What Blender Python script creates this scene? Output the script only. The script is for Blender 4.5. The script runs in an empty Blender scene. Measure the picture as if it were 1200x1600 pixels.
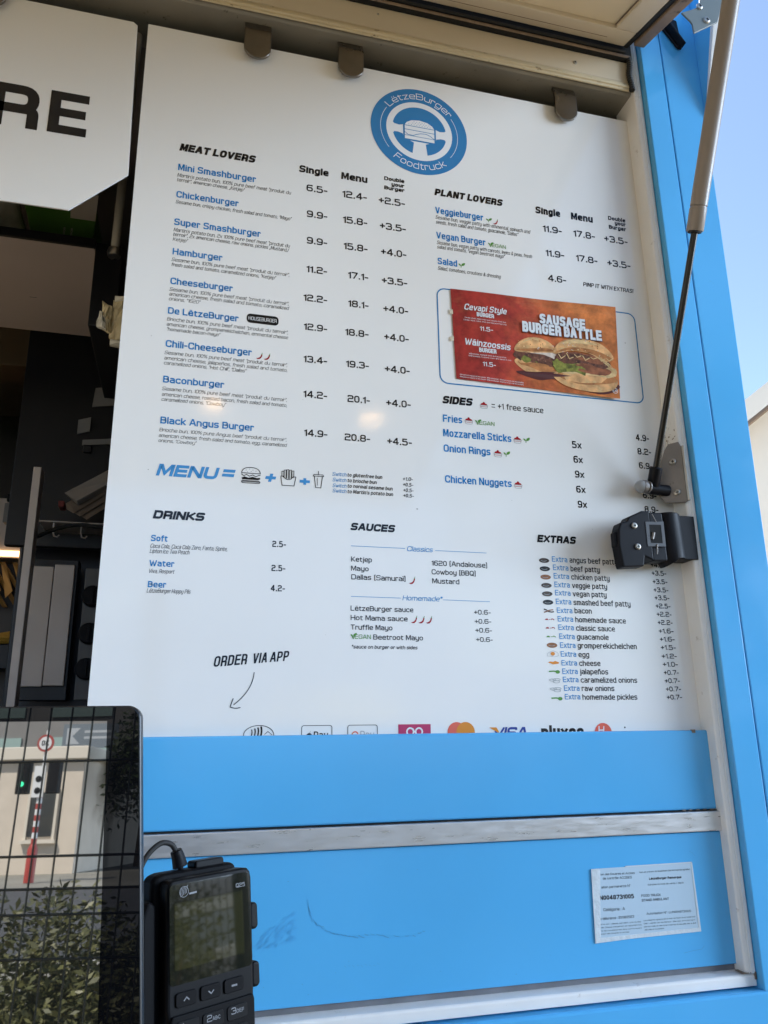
import bpy, bmesh, math, random
from math import sin, cos, pi, radians as R
from mathutils import Vector, Matrix
random.seed(7)
sc = bpy.context.scene
col = sc.collection
EZ = 1.6            # eye height above the pavement; all heights below are written relative to the eye

# ------------------------------------------------------------------ camera
cam_d = bpy.data.cameras.new('camera')
cam = bpy.data.objects.new('camera', cam_d)
col.objects.link(cam)
cam_d.sensor_fit = 'VERTICAL'
cam_d.sensor_height = 24.0
cam_d.lens = 24.0 * 1206.0 / 1600.0
cam_d.clip_start = 0.02
cam_d.clip_end = 3000
pi_, ya_, ro_ = R(15.156), R(14.673), R(-0.4775)
fw = Vector((sin(ya_)*cos(pi_), cos(ya_)*cos(pi_), sin(pi_)))
rt = Vector((cos(ya_), -sin(ya_), 0))
up = rt.cross(fw)
rt2 = rt*cos(ro_) + up*sin(ro_)
up2 = up*cos(ro_) - rt*sin(ro_)
cam.matrix_world = Matrix(((rt2.x, up2.x, -fw.x, 0), (rt2.y, up2.y, -fw.y, 0), (rt2.z, up2.z, -fw.z, EZ), (0, 0, 0, 1)))
sc.camera = cam

# ------------------------------------------------------------------ sky, sun, exposure
SUN_EL, SUN_AZ = R(56), R(-38)          # azimuth from +Y towards +X: the sun stands behind the trailer, to the left
sun_dir = Vector((sin(SUN_AZ)*cos(SUN_EL), cos(SUN_AZ)*cos(SUN_EL), sin(SUN_EL)))
W = bpy.data.worlds.new('World')
sc.world = W
W.use_nodes = True
nt = W.node_tree
nt.nodes.clear()
wo = nt.nodes.new('ShaderNodeOutputWorld')
bg = nt.nodes.new('ShaderNodeBackground')
sky = nt.nodes.new('ShaderNodeTexSky')
sky.sky_type = 'NISHITA'
sky.sun_disc = False
sky.sun_elevation = SUN_EL
sky.sun_rotation = SUN_AZ
sky.air_density = 1.0
sky.dust_density = 0.6
sky.ozone_density = 0.5
tc = nt.nodes.new('ShaderNodeTexCoord')
mp = nt.nodes.new('ShaderNodeMapping')
mp.inputs['Scale'].default_value = (1.0, 1.0, 2.6)
nz = nt.nodes.new('ShaderNodeTexNoise')
nz.inputs['Scale'].default_value = 3.2
nz.inputs['Detail'].default_value = 7
nz.inputs['Roughness'].default_value = .58
rm = nt.nodes.new('ShaderNodeValToRGB')
rm.color_ramp.elements[0].position = .56
rm.color_ramp.elements[1].position = .70
sep = nt.nodes.new('ShaderNodeSeparateXYZ')
lo = nt.nodes.new('ShaderNodeMapRange')       # clouds thin out towards the zenith
lo.inputs['From Min'].default_value = .62
lo.inputs['From Max'].default_value = .36
ml = nt.nodes.new('ShaderNodeMath'); ml.operation = 'MULTIPLY'
mx = nt.nodes.new('ShaderNodeMixRGB')
mx.inputs['Color2'].default_value = (5.6, 7.4, 10.0, 1)
nt.links.new(tc.outputs['Generated'], mp.inputs['Vector'])
nt.links.new(mp.outputs['Vector'], nz.inputs['Vector'])
bk = nt.nodes.new('ShaderNodeMapRange')       # a bank of cloud stands opposite the sun
bk.inputs['From Min'].default_value = .1
bk.inputs['From Max'].default_value = -.7
bk.inputs['To Min'].default_value = -.02
bk.inputs['To Max'].default_value = .17
ad = nt.nodes.new('ShaderNodeMath'); ad.operation = 'ADD'
nt.links.new(nz.outputs['Fac'], ad.inputs[0])
nt.links.new(bk.outputs['Result'], ad.inputs[1])
nt.links.new(ad.outputs[0], rm.inputs['Fac'])
nt.links.new(tc.outputs['Generated'], sep.inputs[0])
nt.links.new(sep.outputs['Y'], bk.inputs['Value'])
nt.links.new(sep.outputs['Z'], lo.inputs['Value'])
nt.links.new(rm.outputs['Color'], ml.inputs[0])
nt.links.new(lo.outputs['Result'], ml.inputs[1])
nt.links.new(ml.outputs[0], mx.inputs['Fac'])
nt.links.new(sky.outputs['Color'], mx.inputs['Color1'])
# an added bright sky patch, low on the right, side-lights the board
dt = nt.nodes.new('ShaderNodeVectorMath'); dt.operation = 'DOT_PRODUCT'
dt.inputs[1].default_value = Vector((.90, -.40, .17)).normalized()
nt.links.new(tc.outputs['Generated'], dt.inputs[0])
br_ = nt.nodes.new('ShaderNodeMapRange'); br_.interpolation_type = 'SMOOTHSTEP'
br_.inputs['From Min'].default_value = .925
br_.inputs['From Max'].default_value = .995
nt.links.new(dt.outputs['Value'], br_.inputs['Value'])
cc_ = nt.nodes.new('ShaderNodeMixRGB')
cc_.inputs['Color1'].default_value = (2.0, 3.15, 5.1, 1)
cc_.inputs['Color2'].default_value = (54.0, 68.0, 86.0, 1)
nt.links.new(br_.outputs['Result'], cc_.inputs['Fac'])
nt.links.new(cc_.outputs['Color'], mx.inputs['Color2'])
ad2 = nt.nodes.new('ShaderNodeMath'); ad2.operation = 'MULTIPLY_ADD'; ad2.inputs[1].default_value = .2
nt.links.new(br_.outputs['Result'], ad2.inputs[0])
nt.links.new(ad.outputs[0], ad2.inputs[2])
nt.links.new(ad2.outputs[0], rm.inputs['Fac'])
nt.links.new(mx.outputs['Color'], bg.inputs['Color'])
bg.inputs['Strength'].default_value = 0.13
nt.links.new(bg.outputs['Background'], wo.inputs['Surface'])

sl = bpy.data.lights.new('sun', 'SUN')
sl.energy = 5.0
sl.angle = R(.53)
sl.color = (1, .95, .87)
so = bpy.data.objects.new('sun', sl)
col.objects.link(so)
so.rotation_euler = sun_dir.to_track_quat('Z', 'Y').to_euler()
so.location = (0, 0, 30)

sc.view_settings.view_transform = 'Standard'
sc.view_settings.look = 'None'
sc.view_settings.exposure = 1.18
sc.view_settings.gamma = 1
sc.render.engine = 'CYCLES'
sc.cycles.max_bounces = 8
sc.cycles.diffuse_bounces = 4
sc.cycles.glossy_bounces = 4

# ------------------------------------------------------------------ helpers
def hexc(r, g, b):
    f = lambda c: (c/255/12.92 if c/255 <= .04045 else ((c/255+.055)/1.055)**2.4)
    return (f(r), f(g), f(b))

def mat(name, color, rough=.5, metal=0., spec=.5, var=0., vscale=8., dirt=None, dscale=30., dthr=.62, bump=0., bscale=60., ior=None, stretch=None, coat=0., emit=None, rvar=0.):
    m = bpy.data.materials.new(name)
    m.use_nodes = True
    n = m.node_tree.nodes
    l = m.node_tree.links
    b = n['Principled BSDF']
    b.inputs['Base Color'].default_value = (*color, 1)
    b.inputs['Roughness'].default_value = rough
    b.inputs['Metallic'].default_value = metal
    b.inputs['Specular IOR Level'].default_value = spec
    if ior: b.inputs['IOR'].default_value = ior
    if coat:
        b.inputs['Coat Weight'].default_value = coat
        b.inputs['Coat Roughness'].default_value = .05
    if emit:
        b.inputs['Emission Color'].default_value = (*emit[0], 1)
        b.inputs['Emission Strength'].default_value = emit[1]
    if var or dirt or bump or rvar:
        t = n.new('ShaderNodeTexCoord')
        vec = t.outputs['Object']
        if stretch:
            mpp = n.new('ShaderNodeMapping')
            mpp.inputs['Scale'].default_value = stretch
            l.new(vec, mpp.inputs['Vector'])
            vec = mpp.outputs['Vector']
        cur = None
        if var:
            x = n.new('ShaderNodeTexNoise')
            x.inputs['Scale'].default_value = vscale
            x.inputs['Detail'].default_value = 5
            l.new(vec, x.inputs['Vector'])
            r = n.new('ShaderNodeMixRGB')
            r.inputs['Color1'].default_value = (*[c*(1-var) for c in color], 1)
            r.inputs['Color2'].default_value = (*[min(1, c*(1+var)) for c in color], 1)
            rr = n.new('ShaderNodeMapRange')
            rr.inputs['From Min'].default_value = .3
            rr.inputs['From Max'].default_value = .7
            l.new(x.outputs['Fac'], rr.inputs['Value'])
            l.new(rr.outputs['Result'], r.inputs['Fac'])
            cur = r.outputs['Color']
        if dirt:
            x = n.new('ShaderNodeTexNoise')
            x.inputs['Scale'].default_value = dscale
            x.inputs['Detail'].default_value = 8
            x.inputs['Roughness'].default_value = .65
            l.new(vec, x.inputs['Vector'])
            rr = n.new('ShaderNodeMapRange')
            rr.inputs['From Min'].default_value = dthr
            rr.inputs['From Max'].default_value = dthr + .12
            l.new(x.outputs['Fac'], rr.inputs['Value'])
            r = n.new('ShaderNodeMixRGB')
            r.inputs['Color2'].default_value = (*dirt, 1)
            if cur: l.new(cur, r.inputs['Color1'])
            else: r.inputs['Color1'].default_value = (*color, 1)
            l.new(rr.outputs['Result'], r.inputs['Fac'])
            cur = r.outputs['Color']
        if cur: l.new(cur, b.inputs['Base Color'])
        if rvar:
            x = n.new('ShaderNodeTexNoise')
            x.inputs['Scale'].default_value = 14
            x.inputs['Detail'].default_value = 6
            l.new(vec, x.inputs['Vector'])
            rr = n.new('ShaderNodeMapRange')
            rr.inputs['From Min'].default_value = .3
            rr.inputs['From Max'].default_value = .7
            rr.inputs['To Min'].default_value = max(.02, rough - rvar)
            rr.inputs['To Max'].default_value = min(1, rough + rvar)
            l.new(x.outputs['Fac'], rr.inputs['Value'])
            l.new(rr.outputs['Result'], b.inputs['Roughness'])
        if bump:
            x = n.new('ShaderNodeTexNoise')
            x.inputs['Scale'].default_value = bscale
            x.inputs['Detail'].default_value = 3
            l.new(vec, x.inputs['Vector'])
            bp = n.new('ShaderNodeBump')
            bp.inputs['Strength'].default_value = bump
            bp.inputs['Distance'].default_value = .01
            l.new(x.outputs['Fac'], bp.inputs['Height'])
            l.new(bp.outputs['Normal'], b.inputs['Normal'])
    return m

class MB:
    def __init__(s): s.v = []; s.f = []; s.m = []
    def add(s, vs, fs, mi=0):
        o = len(s.v)
        s.v += [tuple(v) for v in vs]
        for f in fs: s.f.append([i+o for i in f]); s.m.append(mi)
        return s
    def box(s, x0, x1, y0, y1, z0, z1, mi=0):
        return s.add([(x0,y0,z0),(x1,y0,z0),(x1,y1,z0),(x0,y1,z0),(x0,y0,z1),(x1,y0,z1),(x1,y1,z1),(x0,y1,z1)],
              [(0,3,2,1),(4,5,6,7),(0,1,5,4),(1,2,6,5),(2,3,7,6),(3,0,4,7)], mi)
    def obox(s, o, ax, ay, az, mi=0):       # oriented box from a corner and three edge vectors
        o, ax, ay, az = map(Vector, (o, ax, ay, az))
        p = [o, o+ax, o+ax+ay, o+ay]
        return s.add(p + [q+az for q in p], [(0,3,2,1),(4,5,6,7),(0,1,5,4),(1,2,6,5),(2,3,7,6),(3,0,4,7)], mi)
    def prism(s, poly, fr, d0, d1, mi=0):    # poly in the (u,v) plane of frame fr, extruded along its normal
        n = len(poly)
        a = [fr(u, v, d0) for u, v in poly]
        b = [fr(u, v, d1) for u, v in poly]
        return s.add(a + b, [list(range(n))[::-1], list(range(n, 2*n))] + [(i, (i+1) % n, n+(i+1) % n, n+i) for i in range(n)], mi)
    def flat(s, poly, fr, d, mi=0):
        return s.add([fr(u, v, d) for u, v in poly], [list(range(len(poly)))], mi)
    def ring(s, outer, inner, fr, d, mi=0):
        n = len(outer)
        return s.add([fr(u, v, d) for u, v in outer] + [fr(u, v, d) for u, v in inner], [(i, (i+1) % n, n+(i+1) % n, n+i) for i in range(n)], mi)
    def tube(s, pts, rad, n=12, mi=0, cap=True):
        pts = [Vector(p) for p in pts]
        rs = rad if isinstance(rad, (list, tuple)) else [rad]*len(pts)
        rings = []
        ref = None
        for i, p in enumerate(pts):
            t = (pts[min(i+1, len(pts)-1)] - pts[max(i-1, 0)]).normalized()
            if ref is None: ref = t.orthogonal().normalized()
            ref = (ref - t*ref.dot(t)).normalized()
            b = t.cross(ref)
            rings.append([p + (ref*cos(2*pi*k/n) + b*sin(2*pi*k/n))*rs[i] for k in range(n)])
        vs = [v for r in rings for v in r]
        fs = [(i*n+k, i*n+(k+1) % n, (i+1)*n+(k+1) % n, (i+1)*n+k) for i in range(len(pts)-1) for k in range(n)]
        if cap: fs += [list(range(n))[::-1], list(range((len(pts)-1)*n, len(pts)*n))]
        return s.add(vs, fs, mi)
    def build(s, name, mats, parent=None, bevel=0, smooth=False, seg=2):
        me = bpy.data.meshes.new(name)
        off = Vector((0, 0, EZ))
        if parent is not None: off = off - world_loc(parent)
        elif s.v:
            xs, ys, zs = zip(*s.v)
            base = Vector(((min(xs)+max(xs))/2, (min(ys)+max(ys))/2, min(zs)))
            off = -base
        me.from_pydata([Vector(v)+off for v in s.v], [], s.f)
        if not isinstance(mats, (list, tuple)): mats = [mats]
        for m in mats: me.materials.append(m)
        me.polygons.foreach_set('material_index', s.m)
        if smooth: me.polygons.foreach_set('use_smooth', [True]*len(s.f))
        me.update()
        o = bpy.data.objects.new(name, me)
        col.objects.link(o)
        if parent is not None: o.parent = parent
        else: o.location = base + Vector((0, 0, EZ))
        if bevel:
            bv = o.modifiers.new('bevel', 'BEVEL')
            bv.width = bevel
            bv.segments = seg
            bv.limit_method = 'ANGLE'
            bv.angle_limit = R(40)
        if smooth:
            try: me.set_sharp_from_angle(angle=R(42))
            except Exception: pass
        return o

def world_loc(o):
    v = o.location.copy()
    while o.parent is not None:
        o = o.parent
        v += o.location
    return v

def thing(name, label, cat, loc, group=None):
    o = bpy.data.objects.new(name, None)
    o.empty_display_size = .1
    o.location = (loc[0], loc[1], loc[2] + EZ)
    col.objects.link(o)
    return tag(o, label, cat, group)

def tag(o, label, cat, group=None):
    o['label'] = label
    o['category'] = cat
    if group: o['group'] = group
    return o

def struct(o):
    o['kind'] = 'structure'
    return o

def frame(o, ex, ey, s=1.0):
    o, ex, ey = Vector(o), Vector(ex), Vector(ey)
    en = ex.cross(ey).normalized()
    def f(u, v, d=0): return o + ex*(u*s) + ey*(v*s) + en*d
    return f

def vfront(Y, s=1.0):       # plane facing the customers at depth Y, u to the right, v up, d towards the viewer
    return frame((0, Y, 0), (1, 0, 0), (0, 0, 1), s)

def circ(cx, cy, r, n=32, a0=0, a1=360, ry=None):
    k = n if a1-a0 >= 360 else n+1
    return [(cx+r*cos(R(a0+(a1-a0)*i/n)), cy+(ry or r)*sin(R(a0+(a1-a0)*i/n))) for i in range(k)]

def rrect(x0, y0, x1, y1, r, n=6):
    o = []
    for cx, cy, a in ((x1-r, y1-r, 0), (x0+r, y1-r, 90), (x0+r, y0+r, 180), (x1-r, y0+r, 270)):
        o += circ(cx, cy, r, n, a, a+90)
    return o

def screw(mb, fr, u, v, d, r, mi=0, mi2=1):    # pan head with a cross recess
    n = 14
    P = [[(u+rr*cos(2*pi*k/n), v+rr*sin(2*pi*k/n)) for k in range(n)] for rr in (r, r*.92, r*.6)]
    D = [d, d+r*.35, d+r*.5]
    vs = [fr(a, b, D[i]) for i in range(3) for a, b in P[i]]
    mb.add(vs, [(i*n+k, i*n+(k+1) % n, (i+1)*n+(k+1) % n, (i+1)*n+k) for i in range(2) for k in range(n)] + [list(range(2*n, 3*n))], mi)
    for a, b in ((.45, .12), (.12, .45)):
        mb.flat([(u-r*a, v-r*b), (u+r*a, v-r*b), (u+r*a, v+r*b), (u-r*a, v+r*b)], fr, d+r*.53, mi2)

# ------------------------------------------------------------------ lettering: a square-shouldered stroke alphabet
# each stroke is a list of corner points on a 10-high grid; '!' keeps a corner sharp, 'z' closes the stroke
GL = {
'A':(9.4,"0,0! 3.9,10! 5.5,10! 9.4,0!|1.6,2.9! 7.8,2.9!"),'B':(8.4,"7,5.3! 0,5.3!|6,5.3! 7.8,5.3 7.8,10 0,10! 0,0! 8.4,0 8.4,5.3 6,5.3!"),
'C':(8.8,"8.8,7! 8.8,10 0,10 0,0 8.8,0 8.8,3!"),'D':(8.8,"0,0! 0,10! 8.8,10 8.8,0 z"),'E':(7.8,"7.8,10! 0,10! 0,0! 7.8,0!|0,5.1! 7.2,5.1!"),
'F':(7.6,"7.6,10! 0,10! 0,0!|0,4.9! 7,4.9!"),'G':(8.9,"8.9,7.5! 8.9,10 0,10 0,0 8.9,0 8.9,4.7! 5,4.7!"),'H':(8.8,"0,0! 0,10!|8.8,0! 8.8,10!|0,5.1! 8.8,5.1!"),
'I':(0,"0,0! 0,10!"),'J':(6.4,"6.4,10! 6.4,0 0,0 0,3!"),'K':(8.4,"0,0! 0,10!|8,10! 2.4,5.1! 8.4,0!|0,5.1! 2.6,5.1!"),'L':(7.2,"0,10! 0,0! 7.2,0!"),
'M':(10.4,"0,0! 0,10! 1.2,10! 5.2,.8! 9.2,10! 10.4,10! 10.4,0!"),'N':(9,"0,0! 0,10! .9,10! 8.1,0! 9,0! 9,10!"),'O':(9,"0,0 0,10 9,10 9,0 z"),
'P':(8.2,"0,0! 0,10! 8.2,10 8.2,4 0,4!"),'Q':(9,"0,0 0,10 9,10 9,0 z|5,2.6! 8.8,-.8!"),'R':(8.4,"0,0! 0,10! 8.2,10 8.2,4.2 0,4.2!|5,4.2! 8.4,4.2 8.4,0!"),
'S':(8.6,"8.4,7.9! 8.4,10 .1,10 .1,5.1 8.6,5.1 8.6,0 0,0 0,2.1!"),'T':(8.4,"0,10! 8.4,10!|4.2,10! 4.2,0!"),'U':(8.8,"0,10! 0,0 8.8,0 8.8,10!"),
'V':(9.2,"0,10! 4,0! 5.2,0! 9.2,10!"),'W':(13.4,"0,10! 3,0! 3.8,0! 6.7,8.6! 9.6,0! 10.4,0! 13.4,10!"),'X':(9,"0,10! 9,0!|0,0! 9,10!"),'Y':(9,"0,10! 4.5,4.8! 9,10!|4.5,4.8! 4.5,0!"),
'Z':(8.4,".2,10! 8.2,10! .2,0! 8.4,0!"),
'a':(6.8,".4,6! .4,7.2 6.8,7.2 6.8,0!|6.8,4.1! 0,4.1 0,0 6.8,0!"),'b':(7,"0,10! 0,0!|0,7.2! 7,7.2 7,0 0,0!"),'c':(6.6,"6.6,5.5! 6.6,7.2 0,7.2 0,0 6.6,0 6.6,1.7!"),
'd':(7,"7,10! 7,0!|7,7.2! 0,7.2 0,0 7,0!"),'e':(7,"0,3.6! 7,3.6! 7,7.2 0,7.2 0,0 7,0 7,1!"),'f':(4,"4,10! 1.5,10 1.5,0!|0,7.2! 4,7.2!"),
'g':(7,"7,0! 0,0 0,7.2 7,7.2! 7,-3 .2,-3 .2,-1.6!"),'h':(6.8,"0,0! 0,10!|0,7.2! 6.8,7.2 6.8,0!"),'i':(0,"0,0! 0,7.2!|0,9.2! 0,10.5!"),'j':(1.6,"1.6,7.2! 1.6,-3 0,-3!|1.6,9.2! 1.6,10.5!"),
'k':(6.6,"0,0! 0,10!|6.2,7.2! 2,3.8! 6.6,0!|0,3.8! 2.1,3.8!"),'l':(0,"0,0! 0,10!"),'m':(11,"0,0! 0,7.2! 11,7.2 11,0!|5.5,7.2! 5.5,0!"),'n':(6.8,"0,0! 0,7.2! 6.8,7.2 6.8,0!"),
'o':(7,"0,0 0,7.2 7,7.2 7,0 z"),'p':(7,"0,-3! 0,7.2! 7,7.2 7,0 0,0!"),'q':(7,"7,-3! 7,7.2! 0,7.2 0,0 7,0!"),'r':(4.4,"0,0! 0,7.2! 4.4,7.2 4.4,5.4!"),
's':(6.4,"6.2,6! 6.2,7.2 0,7.2 0,3.6 6.4,3.6 6.4,0 0,0 0,1.2!"),'t':(4.4,"1.4,9.5! 1.4,0 4.4,0!|0,7.2! 4.4,7.2!"),'u':(6.8,"0,7.2! 0,0 6.8,0!|6.8,7.2! 6.8,0!"),
'v':(7,"0,7.2! 3,0! 4,0! 7,7.2!"),'w':(10.6,"0,7.2! 2.4,0! 3,0! 5.3,6.2! 7.6,0! 8.2,0! 10.6,7.2!"),'x':(6.8,"0,7.2! 6.8,0!|0,0! 6.8,7.2!"),'y':(7,"0,7.2! 0,0 7,0!|7,7.2! 7,-3 .6,-3!"),
'z':(6.4,".2,7.2! 6.2,7.2! .2,0! 6.4,0!"),
'0':(7,"0,0 0,10 7,10 7,0 z"),'1':(2.6,"0,8! 2.6,10! 2.6,0!"),'2':(8,"0,7.9! 0,10 8,10 8,5.2 0,5.2 0,0! 8,0!"),'3':(8.2,".2,8.1! .2,10 7.9,10 7.9,5.2 2.4,5.2!|5,5.2! 8.2,5.2 8.2,0 0,0 0,1.9!"),
'4':(8.4,"6.3,0! 6.3,10! 5.6,10! 0,3! 0,2.6! 8.4,2.6!"),'5':(8,"7.6,10! .4,10! .2,5.9! 8,6 8,0 0,0 0,1.8!"),'6':(8,"7.8,8.5! 7.8,10 0,10 0,0 8,0 8,5.8 0,5.8!"),'7':(7.8,"0,10! 7.8,10! 7.8,9.2! 2.6,0!"),
'8':(8.2,".3,5.2 .3,10 7.9,10 7.9,5.2 z|0,0 0,5.2 8.2,5.2 8.2,0 z"),'9':(8,".2,1.5! .2,0 8,0 8,10 0,10 0,4.2 8,4.2!"),
'.':(1.3,".65,0! .65,.5!"),',':(.4,".4,.6! .4,-.4! 0,-1.4!"),'-':(3.6,"0,3.9! 3.6,3.9!"),'+':(6.4,"0,4.6! 6.4,4.6!|3.2,1.6! 3.2,7.6!"),'=':(6.6,"0,2! 6.6,2!|0,7! 6.6,7!"),
'(':(2,"2,11! .6,11 .6,-1.4 2,-1.4!"),')':(2,"0,11! 1.4,11 1.4,-1.4 0,-1.4!"),'*':(4,"0,8.4! 4,8.4!|1,6.8! 3,10!|3,6.8! 1,10!"),'&':(8.6,"8.6,0! 1.2,7 1.2,10 5.6,10 5.6,6.6 0,4.2 0,0 5.6,0 8.4,4!"),
'%':(11,"0,5.8 0,10 3.6,10 3.6,5.8 z|9.4,10! 1.6,0!|7.4,0 7.4,4.2 11,4.2 11,0 z"),'"':(2,"0,10! 0,7.6!|2,10! 2,7.6!"),'„':(2.4,".2,.6! 0,-1.4!|2.4,.6! 2.2,-1.4!"),"'":(0,"0,10! 0,7.8!"),'!':(0,"0,10! 0,3!|0,0! 0,.4!"),
'/':(4,"0,-.6! 4,10.4!"),':':(0,"0,0! 0,.5!|0,5.2! 0,5.7!"),'°':(2.6,"0,7 0,10 2.6,10 2.6,7 z"),
}
ACC = {'ë':('e',"2.2,9.2! 2.2,10.5!|4.8,9.2! 4.8,10.5!"),'ï':('I7',"-1.4,9.2! -1.4,10.5!|1.4,9.2! 1.4,10.5!"),'ä':('a',"2.2,9.2! 2.2,10.5!|4.6,9.2! 4.6,10.5!"),'ñ':('n',"1.4,9.2! 2.4,9.9! 4.2,9.2! 5.4,9.9!"),
'é':('e',"3,9! 4.8,10.4!"),'è':('e',"2.2,10.4! 4,9!"),'ô':('o',"1.6,9! 3.5,10.4! 5.4,9!"),'ê':('e',"1.6,9! 3.5,10.4! 5.4,9!"),'à':('a',"2,10.4! 3.8,9!"),'ç':('c',"3.3,0! 3.3,-2! 1.6,-2!")}
GL['I7'] = (0, "0,0! 0,7.2!")
for k, (b_, s_) in ACC.items(): GL[k] = (GL[b_][0], GL[b_][1] + '|' + s_)

def parse(s):
    out = []
    for st in s.split('|'):
        pts = []; closed = False
        for tk in st.split():
            if tk == 'z': closed = True; continue
            sh = tk.endswith('!')
            x, y = tk.rstrip('!').split(',')
            pts.append((float(x), float(y), sh))
        out.append((pts, closed))
    return out
PG = {k: (w, parse(s)) for k, (w, s) in GL.items()}

def round_path(pts, closed, rad, n):
    out = []
    m = len(pts)
    for i, (x, y, sh) in enumerate(pts):
        if sh or (not closed and i in (0, m-1)): out.append((x, y)); continue
        p, q, r = pts[i-1], (x, y), pts[(i+1) % m]
        a = Vector((p[0]-x, p[1]-y)); b = Vector((r[0]-x, r[1]-y))
        d = min(rad, a.length*.5, b.length*.5)
        a.normalize(); b.normalize()
        P0, P2 = Vector(q)+a*d, Vector(q)+b*d
        for k in range(n+1):
            t = k/n
            # squarish superellipse corner
            w = Vector(q)
            pt = P0*(1-t)**2 + w*(2*t*(1-t)) + P2*t*t
            out.append((pt.x, pt.y))
    res = []
    for p in out:
        if not res or (abs(p[0]-res[-1][0]) + abs(p[1]-res[-1][1])) > 1e-4: res.append(p)
    if closed and abs(res[0][0]-res[-1][0]) + abs(res[0][1]-res[-1][1]) < 1e-4: res.pop()
    return res

def stroke(mb, path, closed, t, warp, d, mi, ylim=None, ext=True):
    h = t/2
    P = [Vector(p) for p in path]
    if not closed and ext and len(P) > 1:
        e0, e1 = ext if isinstance(ext, tuple) else (True, True)
        if e0: P[0] = P[0] + (P[0]-P[1]).normalized()*h
        if e1: P[-1] = P[-1] + (P[-1]-P[-2]).normalized()*h
    n = len(P)
    L = []; Rr = []
    for i in range(n):
        if closed: a, c = P[i-1], P[(i+1) % n]
        else: a, c = (P[i-1] if i else None), (P[i+1] if i < n-1 else None)
        d1 = (P[i]-a).normalized() if a is not None else None
        d2 = (c-P[i]).normalized() if c is not None else None
        if d1 is None: d1 = d2
        if d2 is None: d2 = d1
        n1 = Vector((-d1.y, d1.x)); n2 = Vector((-d2.y, d2.x))
        mid = n1+n2
        if mid.length < 1e-4: mid = n1
        mid.normalize()
        k = h/max(.42, mid.dot(n1))
        L.append(P[i]+mid*k); Rr.append(P[i]-mid*k)
    if ylim:
        for v in L+Rr: v.y = min(max(v.y, ylim[0]), ylim[1])
    vs = [warp(v.x, v.y, d) for v in L] + [warp(v.x, v.y, d) for v in Rr]
    fs = [(i, n+i, n+(i+1) % n, (i+1) % n) for i in range(n if closed else n-1)]
    mb.add(vs, fs, mi)

SPC = 5.2
def text_width(s, t, gap):
    w = 0
    for c in s:
        w += SPC if c == ' ' else PG[c][0] + t + gap
    return w - gap

def text(mb, s, u, v, width, cap, t, shear, fr, d, mi, v1=None, rad=2.6, n=3, condense=1., gap=1.25, warp=None, align='L'):
    """one line of lettering; u,v baseline start in frame units, cap = capital height, width = total or 0 for natural"""
    if align != 'R' and not s.strip(): return
    k = cap/10
    nl = sum(c != ' ' for c in s); ns = len(s)-nl
    ws = sum(PG[c][0] for c in s if c != ' ')
    fix = nl*(t+gap) - (gap if s[-1] != ' ' else 0)
    xk = condense
    if width: xk = max(.42, min(1.7, (width/k - fix)/max(.01, ws + SPC*ns)))
    nat = fix + (ws + SPC*ns)*xk
    fx = width/(nat*k) if width else 1.0
    if align == 'R': u = u - nat*k*fx
    if align == 'C': u = u - nat*k*fx/2
    ang = math.atan2((v1-v), width) if (v1 is not None and width) else 0
    ca, sa = cos(ang), sin(ang)
    x = 0
    sy = (10-t)/10
    for c in s:
        if c == ' ': x += SPC*xk; continue
        gw, strokes = PG[c]
        for j, (pts, closed) in enumerate(strokes):
            q = [(p[0]*xk+t/2, t/2+p[1]*sy, p[2]) for p in pts]
            path = round_path(q, closed, rad, n)
            lim = (0, 10) if c in 'AMNVWXYKZvwxz' or c.isdigit() else None
            if c in 'vwxz': lim = (0, t+7.2*sy)
            def wp(px, py, dd, x=x):
                X = (x+px)*k*fx + shear*py*k
                Y = py*k
                if warp: return warp(X, Y, dd)
                return fr(u+X*ca-Y*sa, v+X*sa+Y*ca, dd)
            def ends(a, b, gw=gw):     # square ends only where a stroke runs out to the edge of its letter
                if abs(a[0]-b[0]) < abs(a[1]-b[1])*1.2: return a[1] in (0, 10, 7.2, -3) or c not in 'SsaceCGg23569rft'
                return a[0] in (0, gw) or c not in 'SsaceCGg2356'
            if len(pts) == 2 and pts[0][1] > 9 and c in 'ijëïä': ex_ = False
            else: ex_ = (ends(pts[0], pts[1]), ends(pts[-1], pts[-2])) if len(pts) > 1 else True
            stroke(mb, path, closed, t, wp, d + j*.00003, mi, lim, ex_)
        x += gw*xk + t + gap

def line(mb, pts, w, fr, d, mi, closed=False):
    stroke(mb, pts, closed, w, lambda x, y, dd: fr(x, y, dd), d, mi, None, False)

def bez(p0, p1, p2, n=10):
    return [((1-t)**2*p0[0]+2*t*(1-t)*p1[0]+t*t*p2[0], (1-t)**2*p0[1]+2*t*(1-t)*p1[1]+t*t*p2[1]) for t in [i/n for i in range(n+1)]]
# ------------------------------------------------------------------ materials
BLUE = (.092, .42, .77)
M = {}
M['blue'] = mat('blue_paint', BLUE, .13, spec=.6, var=.06, vscale=2.5, bump=.045, bscale=6, rvar=.06, dirt=(.10,.30,.50), dscale=9, dthr=.66)
M['blue_edge'] = mat('blue_paint_worn', BLUE, .3, var=.06, vscale=6, dirt=(.06,.07,.08), dscale=60, dthr=.74)
M['white_alu'] = mat('white_coated_aluminium', (.80, .78, .75), .38, var=.06, vscale=7, dirt=(.34,.28,.22), dscale=38, dthr=.64, rvar=.1)
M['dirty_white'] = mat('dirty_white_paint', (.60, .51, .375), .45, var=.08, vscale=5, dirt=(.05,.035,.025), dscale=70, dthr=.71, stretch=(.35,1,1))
M['hatch_white'] = mat('hatch_lining', (.66, .54, .36), .4, var=.05, vscale=3, dirt=(.2,.16,.11), dscale=60, dthr=.75)
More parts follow.
